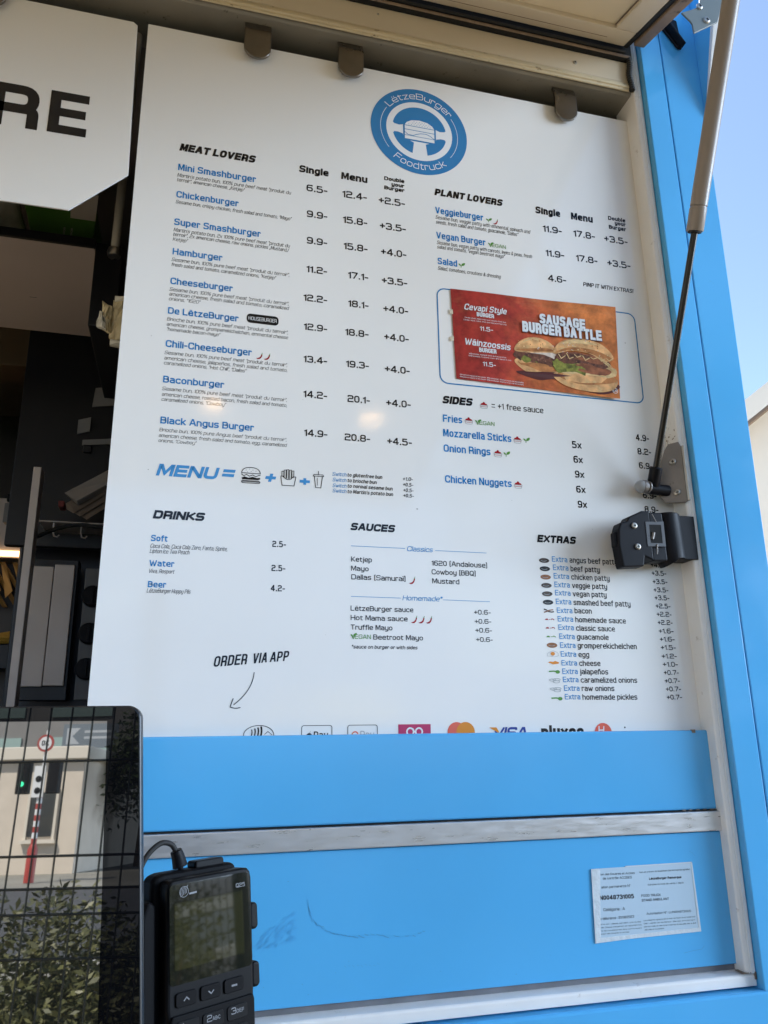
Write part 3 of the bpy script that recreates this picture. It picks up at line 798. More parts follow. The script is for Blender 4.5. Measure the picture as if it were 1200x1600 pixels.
# style: thickness, shear, ink, gap
ST = {'H': (2.75, .20, 'black', .75), 'I': (1.78, 0, 'blue', .95), 'D': (.88, .2, 'black', .9), 'C': (2.4, .04, 'black', .8), 'P': (1.75, 0, 'black', 1.0), 'M': (2.5, .24, 'light', .9), '+': (3.0, 0, 'light', 1),
      'S': (1.2, .2, 'light', 1.0), 's': (1.55, .16, 'black', 1.0), 'T': (1.25, 0, 'black', 1.2), 'B': (1.45, 0, 'light', 1.1), 'X': (1.5, 0, 'black', 1.1), 'K': (1.3, .2, 'light', 1.0)}
TXT = '''meat|H|MEAT LOVERS|-49.4|893.6|120.7|14.3
meat|I|Mini Smashburger|-49.1|856.3|124.0|12.3
meat|I|Chickenburger|-48.8|805.6|97.6|12.0
meat|I|Super Smashburger|-49.0|755.2|135.1|11.9
meat|I|Hamburger|-48.2|702.3|76.0|11.5
meat|I|Cheeseburger|-48.3|650.7|94.3|11.3
meat|I|De LëtzeBurger|-48.7|600.0|105.8|11.0
meat|D|Martin's potato bun, 100% pure beef meat "produit du|-49.7|844.0|182.0|6.6
meat|D|terroir", american cheese, „Ketjep"|-50.0|835.4|106.5|6.5
meat|D|Sesame bun, crispy chicken, fresh salad and tomato, "Mayo"|-49.2|794.5|183.4|6.5
meat|D|Martin's potato bun, 2x 100% pure beef meat "produit du|-49.3|743.5|182.2|6.4
meat|D|terroir", 2x american cheese, raw onions, pickles „Mustard,/|-49.8|735.4|181.3|6.4
meat|D|Ketjep"|-49.3|726.6|22.0|6.1
meat|D|Sesame bun, 100% pure beef meat "produit du terroir",|-49.2|690.6|182.9|6.2
meat|D|fresh salad and tomato, caramelized onions, "Ketjep"|-49.0|681.7|160.8|6.2
meat|D|Sesame bun, 100% pure beef meat "produit du terroir",|-49.1|638.9|183.0|6.1
meat|D|american cheese, fresh salad and tomato, caramelized|-49.0|630.7|183.0|6.1
meat|D|onions, "1620"|-49.0|622.6|46.3|5.9
meat|D|Brioche bun, 100% pure beef meat "produit du terroir",|-49.4|588.2|183.4|6.0
meat|D|american cheese, gromperekichelchen, emmental cheese|-49.4|579.5|183.6|5.9
meat|D|"homemade bacon-mayo"|-48.9|571.2|78.5|5.8
meat|I|Chili-Cheeseburger|-48.6|544.5|128.0|11.4
meat|I|Baconburger|-48.5|486.5|88.7|11.0
meat|I|Black Angus Burger|-48.2|421.7|135.3|10.8
meat|D|Sesame bun, 100% pure beef meat "produit du terroir",|-49.5|532.4|183.8|5.8
meat|D|american cheese, jalapeños, fresh salad and tomato,|-49.5|523.6|184.0|5.8
meat|D|caramelized onions, "Hot Chili", "Dallas"|-49.4|515.5|120.9|5.7
meat|D|Sesame bun, 100% pure beef meat "produit du terroir",|-49.3|474.1|184.4|5.7
meat|D|american cheese, roasted bacon, fresh salad and tomato,|-49.1|465.1|184.5|5.7
meat|D|caramelized onions, "Cowboy"|-49.2|457.2|92.7|5.5
meat|D|Brioche bun, 100% pure Angus beef "produit du terroir",|-48.8|409.3|185.1|5.5
meat|D|american cheese, fresh salad and tomato, egg, caramelized|-49.2|400.6|185.7|5.5
meat|D|onions, "Cowboy"|-49.2|392.8|53.2|5.3
meat|M|MENU|-49.1|341.9|84.8|18.0
meat|M|=|42.6|344.4|17.1|18.1
meat|M|+|104.7|341.6|15.3|18.3
meat|C|Single|145.7|891.1|49.8|13.7
meat|C|Menu|217.6|890.9|45.6|13.9
meat|C|Double|293.2|903.3|36.2|7.7
meat|C|your|306.3|893.7|23.0|7.6
meat|C|Burger|293.1|884.6|36.5|7.6
meat|P|6.5-|194.0|856.1|0|13.2
meat|P|12.4-|262.3|855.5|0|13.3
meat|P|+2.5-|329.9|855.3|0|13.5
meat|P|9.9-|194.6|806.4|0|12.9
meat|P|15.8-|262.9|805.8|0|13.1
meat|P|+3.5-|330.8|805.2|0|13.2
meat|P|9.9-|194.7|756.3|0|12.6
meat|P|15.8-|263.3|755.5|0|12.8
meat|P|+4.0-|330.7|755.4|0|13.0
meat|P|11.2-|195.3|703.1|0|12.4
meat|P|17.1-|264.3|702.2|0|12.5
meat|P|+3.5-|331.6|701.4|0|12.7
meat|P|12.2-|195.9|650.9|0|12.1
meat|P|18.1-|264.6|650.3|0|12.3
meat|P|+4.0-|332.1|649.3|0|12.4
meat|P|12.9-|196.5|599.6|0|11.8
meat|P|18.8-|264.5|598.5|0|12.0
meat|P|+4.0-|332.4|598.3|0|12.2
meat|P|13.4-|197.1|543.5|0|11.6
meat|P|19.3-|265.0|542.9|0|11.7
meat|P|+4.0-|333.1|541.5|0|12.2
meat|P|14.2-|197.8|484.2|0|11.6
meat|P|20.1-|266.4|483.4|0|11.7
meat|P|+4.0-|333.7|482.9|0|11.9
meat|P|14.9-|199.0|420.7|0|11.2
meat|P|20.8-|266.4|419.0|0|11.4
meat|P|+4.5-|334.4|418.5|0|11.5
meat|+|+|157.8|341.2|15.3|14.4
meat|S|Switch|207.1|360.4|21.7|5.9
meat|S|Switch|207.6|351.3|21.2|5.8
meat|S|Switch|207.7|342.3|21.2|5.8
meat|S|Switch|207.8|334.0|21.1|5.8
meat|s|to glutenfree bun|230.5|360.6|54.8|5.9
meat|s|to brioche bun|230.6|351.6|45.9|5.9
meat|s|to normal sesame bun|230.6|343.0|71.2|5.9
meat|s|to Martin's potato bun|230.7|334.1|71.7|5.9
meat|s|+1.0-|318.3|360.4|16.4|6.0
meat|s|+0.5-|318.6|351.2|16.4|6.0
meat|s|+0.5-|318.9|342.2|16.3|5.9
meat|s|+0.5-|318.8|333.5|16.8|5.9
plant|H|PLANT LOVERS|384.2|889.7|127.3|14.0
plant|I|Veggieburger|385.0|852.9|89.3|13.3
plant|I|Vegan Burger|385.4|803.0|91.0|13.1
plant|I|Salad|386.4|752.7|35.4|12.7
plant|D|Sesame bun, veggie patty with emmental, spinach and|384.7|841.8|178.0|7.5
plant|D|seeds, fresh salad and tomato, guacamole, "Dallas"|385.1|832.3|154.0|7.4
plant|D|Sesame bun, vegan patty with carrots, leeks & peas, fresh|385.8|791.7|177.5|7.3
plant|D|salad and tomato, "vegan beetroot mayo"|386.2|783.3|124.5|7.2
plant|D|Salad, tomatoes, croutons & dressing|386.2|741.8|114.8|7.1
plant|C|Single|576.8|887.1|49.0|14.7
plant|C|Menu|647.7|886.5|44.3|14.9
plant|C|Double|724.7|898.9|35.9|8.5
plant|C|your|737.8|890.1|23.0|8.4
plant|C|Burger|724.5|879.7|36.0|8.4
plant|P|11.9-|626.5|851.0|0|13.6
plant|P|17.8-|693.5|850.9|0|13.7
plant|P|+3.5-|760.8|850.6|0|13.9
plant|P|11.9-|627.7|801.2|0|13.3
plant|P|17.8-|694.0|800.1|0|13.5
plant|P|+3.5-|761.6|800.2|0|13.6
plant|P|4.6-|627.6|750.6|0|13.0
plant|s|PIMP IT WITH EXTRAS!|661.0|750.3|100.5|8.4
sides|H|SIDES|387.0|496.7|51.2|13.6
sides|T|= +1 free sauce|472.9|496.2|93.1|10.5
sides|I|Fries|387.5|464.6|32.8|12.7
sides|I|Mozzarella Sticks|387.1|439.6|117.9|12.8
sides|I|Onion Rings|387.1|413.6|80.0|12.5
sides|I|Chicken Nuggets|388.0|362.2|113.4|12.3
sides|P|5x|614.7|438.7|17.4|12.6
sides|P|6x|615.3|412.7|16.9|12.5
sides|P|9x|616.0|387.0|16.8|12.4
sides|P|6x|616.2|360.8|16.7|12.2
sides|P|9x|616.9|335.3|16.6|12.1
sides|P|4.9-|737.4|462.6|25.4|11.8
sides|P|8.2-|738.0|437.4|26.5|11.7
sides|P|6.9-|738.2|412.0|26.0|11.5
sides|P|6.9-|739.9|359.4|26.1|11.3
sides|P|8.9-|740.5|334.8|26.4|11.2
extras|H|EXTRAS|539.8|273.4|67.4|12.4
extras|B|Extra|563.7|242.6|26.9|9.0
extras|X|angus beef patty|594.5|242.4|85.8|9.2
extras|P|+4.5-|741.6|241.2|27.2|8.3
extras|B|Extra|564.6|229.2|26.8|9.0
extras|X|beef patty|595.3|228.4|51.6|9.1
extras|P|+3.5-|741.9|227.4|27.2|8.3
extras|B|Extra|564.9|215.6|26.7|8.9
extras|X|chicken patty|595.5|215.0|68.1|9.1
extras|P|+3.5-|742.2|213.3|27.2|8.2
extras|B|Extra|565.2|201.8|26.7|8.9
extras|X|veggie patty|595.8|201.4|62.0|9.0
extras|P|+3.5-|742.5|199.7|27.2|8.2
extras|B|Extra|565.5|188.8|26.6|8.8
extras|X|vegan patty|596.0|188.1|59.7|8.9
extras|P|+3.5-|742.9|186.7|27.2|8.2
extras|B|Extra|565.8|174.9|26.5|8.8
extras|X|smashed beef patty|596.2|174.4|101.1|9.0
extras|P|+2.5-|743.3|173.3|27.2|8.1
extras|B|Extra|566.6|161.1|26.5|8.7
extras|X|bacon|597.0|161.3|30.0|8.8
extras|P|+2.2-|743.6|159.9|27.2|8.1
extras|B|Extra|566.9|147.8|26.4|8.7
extras|X|homemade sauce|597.2|147.2|88.8|8.8
extras|P|+2.2-|744.0|146.6|27.2|8.0
extras|B|Extra|567.2|134.6|26.3|8.6
extras|X|classic sauce|597.4|134.1|67.8|8.7
extras|P|+1.6-|744.2|132.9|27.2|8.0
extras|B|Extra|567.7|120.8|26.3|8.6
extras|X|guacamole|597.8|120.5|55.1|8.7
extras|P|+1.6-|744.6|119.8|27.3|7.9
extras|B|Extra|568.0|107.2|26.2|8.5
extras|X|gromperekichelchen|598.0|107.0|103.6|8.7
extras|P|+1.5-|744.9|106.7|27.3|7.9
extras|B|Extra|568.2|93.7|26.1|8.5
extras|X|egg|598.2|93.2|18.4|8.5
extras|P|+1.2-|745.1|93.0|27.3|7.8
extras|B|Extra|568.5|80.3|26.1|8.4
extras|X|cheese|598.4|80.0|36.4|8.5
extras|P|+1.0-|745.5|80.1|27.3|7.8
extras|B|Extra|568.8|67.5|26.0|8.4
extras|X|jalapeños|598.6|67.2|48.5|8.5
extras|P|+0.7-|745.8|67.2|27.3|7.7
extras|B|Extra|569.1|55.2|25.9|8.3
extras|X|caramelized onions|598.8|54.6|98.0|8.5
extras|P|+0.7-|746.1|54.4|27.3|7.7
extras|B|Extra|569.9|42.3|25.9|8.3
extras|X|raw onions|599.5|42.0|56.0|8.4
extras|P|+0.7-|746.4|41.7|27.3|7.6
extras|B|Extra|570.2|29.6|25.8|8.2
extras|X|homemade pickles|599.8|29.0|94.4|8.4
extras|P|+0.7-|746.8|29.1|27.3|7.6
sauces|H|SAUCES|235.4|276.7|68.5|11.7
sauces|K|Classics|323.3|248.7|40.8|7.7
sauces|K|Homemade*|315.3|173.4|62.1|7.4
sauces|X|Ketjep|236.9|228.8|31.9|7.7
sauces|X|Mayo|237.0|215.0|26.7|7.6
sauces|X|Dallas (Samuraï)|237.4|202.1|83.5|7.7
sauces|X|1620 (Andalouse)|362.4|228.0|90.7|8.0
sauces|X|Cowboy (BBQ)|362.0|214.5|71.5|7.9
sauces|X|Mustard|362.6|200.6|43.4|7.8
sauces|X|LëtzeBurger sauce|236.5|155.8|95.3|7.5
sauces|X|Hot Mama sauce|236.6|142.1|86.1|7.5
sauces|X|Truffle Mayo|236.6|128.4|62.7|7.4
sauces|X|Beetroot Mayo|270.3|114.6|75.8|7.4
sauces|s|*sauce on burger or with sides|237.7|101.3|99.2|5.2
sauces|X|+0.6-|428.2|155.2|26.9|7.3
sauces|X|+0.6-|428.6|141.4|26.8|7.2
sauces|X|+0.6-|429.2|127.9|26.8|7.2
sauces|X|+0.6-|429.8|114.1|26.7|7.1
drinks|H|DRINKS|-49.1|278.3|70.0|12.4
drinks|I|Soft|-49.3|245.6|22.3|9.0
drinks|I|Water|-49.1|210.0|33.6|8.8
drinks|I|Beer|-49.1|180.4|24.4|8.7
drinks|D|Coca Cola, Coca Cola Zero, Fanta, Sprite,|-49.7|236.0|105.6|6.1
drinks|D|Lipton Ice Tea Peach|-49.8|228.7|53.4|6.0
drinks|D|Viva, Rosport|-49.5|200.5|34.1|5.9
drinks|D|LëtzeBurger Hoppy Pils|-50.0|173.1|58.2|5.9
drinks|P|2.5-|119.9|245.4|19.9|9.2
drinks|P|2.5-|119.8|209.9|19.9|9.1
drinks|P|4.2-|119.6|180.7|20.2|9.0'''
LISTS = ('meat', 'plant', 'sides', 'drinks', 'sauces', 'extras')
SUBN = {'H': '', 'M': '', '+': '', 'I': 'dish_names', 'B': 'extra_words', 'X': 'dish_names', 'K': 'group_titles', 'T': 'dish_names', 'D': 'description_text', 'S': 'description_text', 's': 'description_text', 'P': 'price_column', 'C': 'column_titles'}
blocks = {}
for ln in TXT.strip().split('\n'):
    b, st, s, u, v, w, c = ln.split('|')
    t, sh, ink, gap = ST[st]
    u, v, w, c = map(float, (u, v, w, c))
    mb = blocks.setdefault(b, {}).setdefault(SUBN[st], MB())
    text(mb, s, u, v, w, c, t, sh, FBd, D0, ix[ink], gap=gap, condense=.8, align='L' if w else 'R', n=4 if c > 9 else 2)
LO = {}
for b in LISTS:
    LO[b] = blocks[b][''].build(b + '_list', IM, board)
    for nm, mb in blocks[b].items():
        if nm: mb.build(nm, IM, LO[b])
def icon(name, lst, fn, *a):
    mb = MB(); fn(mb, *a); return mb.build(name, IM, LO[lst])
def chili(mb, x, y, s):
    o = [(0,0),(2.6,-1.6),(6,-1),(8.6,1.6),(10,5.6),(10.2,7.6),(8.4,7.4),(7.4,4.2),(5.4,1.8),(2.6,.6)]
    mb.flat([(x+a*s, y+b*s) for a, b in o], FBd, D0, ix['red'])
    mb.flat([(x+a*s, y+b*s) for a, b in ((8.2,7.2),(10.4,7.4),(9.8,8.6),(10.6,10.6),(9.8,10.8),(9,8.8))], FBd, D0+.00005, ix['green'])
def leaf(mb, x, y, s):
    mb.flat([(x+a*s, y+b*s) for a, b in ((5,3.6),(6,7.4),(10,9.6),(12.4,9.4),(11.4,5.6),(8.4,3.4))], FBd, D0, ix['green'])
    mb.flat([(x+a*s, y+b*s) for a, b in ((4.6,2.6),(3.6,6),(.4,7.6),(0,5.6),(1.8,3.4))], FBd, D0+.00003, ix['green'])
    line(mb, [(x+4.4*s, y-.6*s), (x+4.6*s, y+2*s), (x+6.4*s, y+5.4*s)], 1.0*s, FBd, D0+.00006, ix['green'])
def cup(mb, x, y, s):      # a dip cup heaped with sauce
    mb.flat([(x+a*s, y+b*s) for a, b in ((1,6),(13.4,6),(12,8.4),(9.6,9),(8.4,11.2),(6.2,11.6),(5,9.4),(2.4,8.6))], FBd, D0, ix['red'])
    line(mb, [(x+a*s, y+b*s) for a, b in ((.6,5.6),(1.8,.6),(4,0),(10.4,0),(12.6,.6),(14,5.6))], .7*s, FBd, D0+.00004, ix['grey'], True)
    line(mb, [(x+a*s, y+b*s) for a, b in ((1,3.6),(4,3),(10.4,3),(13.4,3.6))], .6*s, FBd, D0+.00007, ix['red'])
def veg(mb, x, y, s):      # the leaf-topped VEGAN word
    leaf(mb, x, y+1.2*s, .8*s)
    line(mb, [(x+1.5*s, y+5*s), (x+4*s, y), (x+6.5*s, y+5*s)], 1.0*s, FBd, D0+.00009, ix['green'])
    text(mb, 'EGAN', x+6.6*s, y, 25*s, 6.6*s, 1.3, 0, FBd, D0+.00012, ix['green'])
def badge(mb):
    mb.flat(rrect(69.5, 600.6, 119, 616.4, 6, 6), FBd, D0, 0)
    text(mb, 'HOUSEBURGER', 72.4, 605.4, 43.6, 6.2, .95, 0, FBd, D0+.0002, ix['white'], gap=.9)
icon('house_badge', 'meat', badge)
for x in (86.3, 98): icon('chili_icon', 'meat', chili, x, 541.6, .92)
m_ = MB()
# burger, fries and cup pictograms
def bl(pts, w, closed=False, d=0): line(m_, pts, w, FBd, D0+d, 0, closed)
bl(bez((71.6, 355), (72.5, 364), (85, 364), 8)+bez((85, 364), (98, 364), (99, 355), 8)[1:]+[(71.6, 355)], 1.1)
for a, b in ((78,359.5),(83,361.4),(88,360),(92.5,358.6),(85.5,357.6),(80,356.8)): m_.flat(circ(a, b, .55, 6), FBd, D0+.0001, 0)
bl([(71.4,353.4),(75,350.6),(79,352.8),(83,350.2),(88,352.6),(92.6,350),(96,352),(99.2,352.6)], 1.1, d=.0001)
m_.flat([(71.8,347.4),(76,349.6),(82,347.9),(88,349.6),(94,348.2),(98.8,348.8),(99.2,346.4),(96,345),(73,345)], FBd, D0+.0001, 0)
bl([(72.4,343.4),(98.4,343.4)], .9, d=.0001)
bl([(72,342),(98.8,342),(98.2,340),(73,339.8)], 1.0, True, d=.0002)
m_.build('burger_pictogram', IM, LO['meat']); m_ = MB()
bl([(129.4,354),(131.6,339.8),(149.4,339.8),(152,354)], 1.1)
bl([(129.4,354),(133,354)]+bez((133,354),(140.6,344),(148,354), 8)+[(152,354)], 1.0, d=.0001)
for a, b, c in ((131,354.5,361.5),(134.4,352,363.6),(138.2,350.6,364.4),(142.4,350.4,364),(146,352.6,362.8)):
    bl([(a,b),(a-.2,c),(a+2.8,c+.4),(a+2.8,b-.6)], .9, d=.00015)
m_.build('fries_pictogram', IM, LO['meat']); m_ = MB()
bl([(180,357.4),(182,339.6),(190,339.6),(192.2,357.4)], 1.0); bl([(178.2,357.6),(194,357.6),(193,360.2),(179.2,360.2)], 1.0, True, d=.0001)
bl([(186,360.2),(186,366)], 1.0, d=.00015); bl([(184.4,355),(185,343)], .7, d=.0001)
m_.build('cup_pictogram', IM, LO['meat'])
for nm, lst, fn, x, y, k in (('leaf_icon', 'plant', leaf, 479.6, 852.2, .9), ('chili_icon', 'plant', chili, 492, 850.6, .95), ('vegan_icon', 'plant', veg, 481, 802.6, 1.06), ('leaf_icon', 'plant', leaf, 424.4, 752.6, .98),
        ('dip_cup_icon', 'sides', cup, 452.2, 494.6, 1.0), ('dip_cup_icon', 'sides', cup, 424.3, 464.6, 1.03), ('vegan_icon', 'sides', veg, 443, 465.2, 1.06), ('dip_cup_icon', 'sides', cup, 508.4, 438.8, 1.03), ('leaf_icon', 'sides', leaf, 526.6, 441, .95),
        ('dip_cup_icon', 'sides', cup, 472.6, 412, 1.03), ('leaf_icon', 'sides', leaf, 490, 414, .95), ('dip_cup_icon', 'sides', cup, 505.1, 361, 1.03), ('chili_icon', 'sauces', chili, 325.8, 199.6, .95), ('chili_icon', 'sauces', chili, 328, 141, .92),
        ('chili_icon', 'sauces', chili, 339.6, 141, .92), ('chili_icon', 'sauces', chili, 351.2, 141, .92), ('vegan_icon', 'sauces', veg, 236.6, 115.2, .95)):
    icon(nm, lst, fn, x, y, k)
for a, b in (((236.6,252.6),(320.6,252.6)), ((368.6,251.6),(452.5,251.6)), ((236.9,176.8),(312.6,176.6)), ((379,176),(454.7,175.4))):
    mb = MB(); line(mb, [a, b], .75, FBd, D0, ix['light']); mb.build('rule_line', IM, LO['sauces'])
kinds = 'brown dark tan brown brown dark bacon sr sr sg tan egg cheese pick onion onion pick'.split()
for i, k in enumerate(kinds):
    e_ = MB()
    x = 540.6 + (547.6-540.6)*i/16; y = 243.8 - (243.8-30.9)*i/16
    if k in ('brown', 'dark', 'tan'):
        e_.flat(circ(x+9.4, y+.2, 9, 20, ry=4.0), FBd, D0, ix[k]); line(e_, circ(x+8.6, y+1.2, 5.4, 12, 200, 340, ry=2.2), .6, FBd, D0+.0001, ix['grey'])
    elif k == 'bacon':
        line(e_, [(x+1,y+2.6),(x+5,y+1.6),(x+9,y-1),(x+14,y-1.8),(x+18,y-1)], 1.9, FBd, D0, ix['brown']); line(e_, [(x+1,y-2.4),(x+6,y-1),(x+10,y+1),(x+17,y+2)], 1.7, FBd, D0+.0001, ix['tan'])
    elif k in ('sr', 'sg'):
        c = ix['red' if k == 'sr' else 'green']
        e_.flat([(x+1,y-1),(x+3,y+1.2),(x+6,y+1.4),(x+7.6,y-1)], FBd, D0, c); line(e_, [(x+8.6,y+.2),(x+10.4,y-.4)], 1, FBd, D0, c); line(e_, [(x+11.4,y-.4),(x+13,y+.9),(x+15.4,y+.7),(x+17,y-.8)], 1.2, FBd, D0, c)
    elif k == 'egg':
        line(e_, [(x-.4,y-3),(x+.6,y+1),(x+5,y+3.4),(x+10,y+5),(x+14.6,y+3.6),(x+18.4,y+1.2),(x+18.6,y-2.6),(x+12,y-4.2),(x+5,y-3.2)], .5, FBd, D0, ix['grey'], True)
        e_.flat(circ(x+9.2, y+.6, 3.6, 14, ry=2.9), FBd, D0+.0001, ix['orange'])
    elif k == 'cheese':
        e_.flat([(x,y+.4),(x+5,y-1),(x+8,y-2.4),(x+17.6,y-1.2),(x+18.4,y+1),(x+12,y+3),(x+8.6,y+1.6),(x+3,y+2.2)], FBd, D0, ix['orange'])
    elif k == 'pick':
        line(e_, [(x,y+.4),(x+8,y+.9),(x+13,y+.2)], 2.0, FBd, D0, ix['green']); e_.flat(circ(x+14.6, y-.2, 3.8, 14, ry=2.7), FBd, D0+.0001, ix['green'])
    else:
        for dx, dy, r in ((5,.8,5.4),(11.6,1.4,6.2),(11,-1.8,5.6)): line(e_, circ(x+dx, y+dy, r, 14, ry=1.7), .8, FBd, D0+.0001*abs(dy), ix['grey'], True)
    e_.build({'sr': 'sauce_icon', 'sg': 'guacamole_icon', 'egg': 'egg_icon', 'cheese': 'cheese_icon', 'pick': 'pickle_icon', 'onion': 'onion_icon', 'bacon': 'bacon_icon'}.get(k, 'patty_icon'), IM, LO['extras'])
# blue round-cornered frame that the poster covers
mb = MB()
fo = rrect(0, 0, 1, 1, 0.0001, 1)
def skew(p): return (382.6+p[0]+1.2*(1-p[1]/176), 531.5+p[1]+.8*p[0]/376)
o_ = [skew(p) for p in rrect(0, 0, 377.5, 176, 15, 8)]; i_ = [skew(p) for p in rrect(2.2, 2.2, 375.3, 173.8, 13, 8)]
mb.ring(o_, i_, FBd, D0)
mb.build('poster_outline', M['ink_logo'], board)
# round logo
mb = MB()
LC = (359.5, 1017.5)
def lc(pts): return [(LC[0]+a, LC[1]+b) for a, b in pts]
mb.flat(lc(circ(0, 0, 90, 72)), FBd, D0, 0)
mb.flat(lc(circ(0, 0, 61.5, 60)), FBd, D0+.0001, 1)
def seg(a0, a1, r, chord, rc=0): return lc(circ(0, 0, r, 30, a0, a1) + chord)
mb.flat(seg(12, 168, 50.5, [(-47, 8), (-38, 6.5), (-30, 9), (-28, 14), (28, 14), (31, 9), (38, 6.5), (47, 8)]), FBd, D0+.0002, 0)
mb.flat(seg(194, 254, 50.5, [(-13.5, -46), (-11, -26), (-20, -22), (-30, -20), (-31, -11), (-40, -8.5), (-47, -9)]), FBd, D0+.0002, 0)
mb.flat(seg(286, 346, 50.5, [(47, -9), (40, -8.5), (31, -11), (30, -20), (20, -22), (11, -26), (13.5, -46)]), FBd, D0+.0002, 0)
mb.flat(lc([(-30.5, -23), (30.5, -23), (30.5, 10), (27, 17), (18, 23.5), (0, 26.5), (-18, 23.5), (-27, 17), (-30.5, 10)]), FBd, D0+.0003, 0)
mb.flat(lc([(-27.5, -20), (27.5, -20), (27.5, 9), (24, 15), (15, 20.5), (0, 23), (-15, 20.5), (-24, 15), (-27.5, 9)]), FBd, D0+.0004, 1)
for y in (8.2, -.4): line(mb, lc([(-27.5, y), (27.5, y)]), 1.2, FBd, D0+.0005, 0)
line(mb, lc([(-27.5, -6), (-22, -11), (-12, -11.5), (-6, -8), (2, -5), (12, -4), (20, -7), (27.5, -12.5)]), 1.2, FBd, D0+.0005, 0)
line(mb, lc([(-27.5, -12.8), (27.5, -12.8)]), 1.0, FBd, D0+.00055, 0)
for a in range(-20, 21, 5):
    for k, y in enumerate((11.5, 15, 18.3)):
        if abs(a)+k*5 < 24: mb.flat(lc(circ(a+(k % 2)*2.5, y, .75, 6)), FBd, D0+.0005, 0)
for a0, a1 in ((-38, 33), (147, 218)): line(mb, lc(circ(0, 0, 72, 24, a0, a1)), .8, FBd, D0+.0001, 1)
def arc(s, r, amid, cap, t, inward):
    nat = text_width(s, t, 1.4)*cap/10*1.02
    def w(X, Y, dd):
        a = R(amid) + ((nat/2-X)/r if not inward else (X-nat/2)/r)
        rr = r+Y if not inward else r-Y
        p = (LC[0]+rr*cos(a), LC[1]+rr*sin(a))
        return FBd(p[0], p[1], dd)
    text(mb, s, 0, 0, nat, cap, t, 0, FBd, D0+.0001, 1, warp=w, gap=1.4)
arc('LëtzeBurger', 68.5, 90, 13, 1.0, False)
arc('Foodtruck', 80, 270, 13.5, 1.0, True)
mb.build('round_logo', [M['ink_logo'], M['ink_white']], board)
# order note: hand lettering and the arrow
mb = MB()
def hand(s, u, v, du, cap):
    a = R(5.4)
    text(mb, s, u, v, du, cap*1.12, 1.7, .24, FBd, D0, 0, v1=v+du*math.tan(a), gap=1.0, rad=3.6)
hand('ORDER', 44.3, 73.3, 45, 12.8); hand('VIA', 97, 78.4, 20, 12.4); hand('APP', 121, 80.6, 26, 12.2)
line(mb, bez((100.2, 66.8), (99, 42), (74, 23), 12), 1.15, FBd, D0, 0)
line(mb, [(73.1, 31.6), (70.6, 24), (69.6, 20)]+bez((69.6, 20), (76, 17.4), (83.4, 19.4), 4)[1:], 1.15, FBd, D0+.0001, 0)
mb.build('order_note', M['ink_black'], board)
# payment marks, half hidden behind the flap
mb = MB()
line(mb, circ(109.3, -17, 20.4, 32, ry=12.6), .9, FBd, D0, 0, True)
for k in range(4): line(mb, bez((98+k*4.2, -20-k*.6), (101.5+k*4.4, -15+k*.5), (99.5+k*4.2, -9.6+k*1.3), 6), 1.4+.3*k, FBd, D0, 0)
line(mb, [(117, -16.5), (121.5, -12.4), (127.5, -17)], .7, FBd, D0, 0)
mb.build('payment_mark', IM, board); mb = MB()
line(mb, rrect(168, -30, 210.4, -5.2, 3, 4), .8, FBd, D0, 0, True)
text(mb, 'Pay', 185, -23, 20, 10, 1.5, 0, FBd, D0, 0)
mb.flat(circ(178.6, -19.4, 4.3, 14), FBd, D0, 0); mb.flat([(179, -14.6), (180.6, -12), (179.6, -14.8)], FBd, D0, 0)
mb.build('payment_mark', IM, board); mb = MB()
line(mb, rrect(233, -30, 275.6, -5.2, 3, 4), .8, FBd, D0, 0, True)
text(mb, 'Pay', 251, -23, 20, 10, 1.2, 0, FBd, D0, ix['grey'])
for a0, a1, c in ((20, 140, 'coral'), (140, 220, 'orange'), (220, 300, 'green'), (300, 360, 'ink')): line(mb, circ(243.4, -18.6, 4.4, 8, a0, a1), 1.7, FBd, D0, ix.get(c, ix['light']))
mb.build('payment_mark', IM, board); mb = MB()
mb.flat([(306.4, -34), (354.8, -34), (354.8, -4.7), (306.4, -4.7)], FBd, D0, ix['pink'])
for x in (324, 337): line(mb, circ(x, -15, 5, 16), 2.2, FBd, D0+.0001, ix['white'], True)
line(mb, [(322, -9.6), (328, -11), (331, -16)], 1.6, FBd, D0+.0002, ix['white'])
mb.build('payment_mark', IM, board); mb = MB()
mb.flat(circ(394.4, -16.4, 14.2, 30), FBd, D0, ix['coral']); mb.flat(circ(408, -16.4, 14.2, 30), FBd, D0+.0001, ix['orange'])
mb.build('payment_mark', IM, board); mb = MB()
text(mb, 'VISA', 449, -26, 55, 16, 2.1, .25, FBd, D0, ix['navy'], gap=.5)
mb.flat([(444.7, -10.2), (456, -10.2), (460, -16), (459, -18)], FBd, D0+.0001, ix['orange'])
mb.build('payment_mark', IM, board); mb = MB()
text(mb, 'pluxee', 527.7, -28, 70, 20, 2.2, 0, FBd, D0, ix['black'], gap=.8)
mb.build('payment_mark', IM, board); mb = MB()
mb.flat(circ(630.6, -20, 14.6, 28), FBd, D0, ix['coral'])
text(mb, 'H.', 622, -22, 14, 12, 1.4, .1, FBd, D0+.0001, ix['white'])
mb.flat(circ(668, -12.4, 1.2, 8), FBd, D0, 0)
mb.build('payment_mark', IM, board)
# specks of dirt on the board
mb = MB()
for x, y, r in ((341,316,1.5),(735,647,1.3),(-70,560,.8),(620,690,.7),(160,480,.6),(500,340,.6),(-60,350,.9),(200,120,.5),(640,300,.6)): mb.flat(circ(x, y, r, 7, ry=r*.7), FBd, D0, 0)
mb.build('dirt_speck', mat('board_speck', (.3,.28,.25), .5), board)

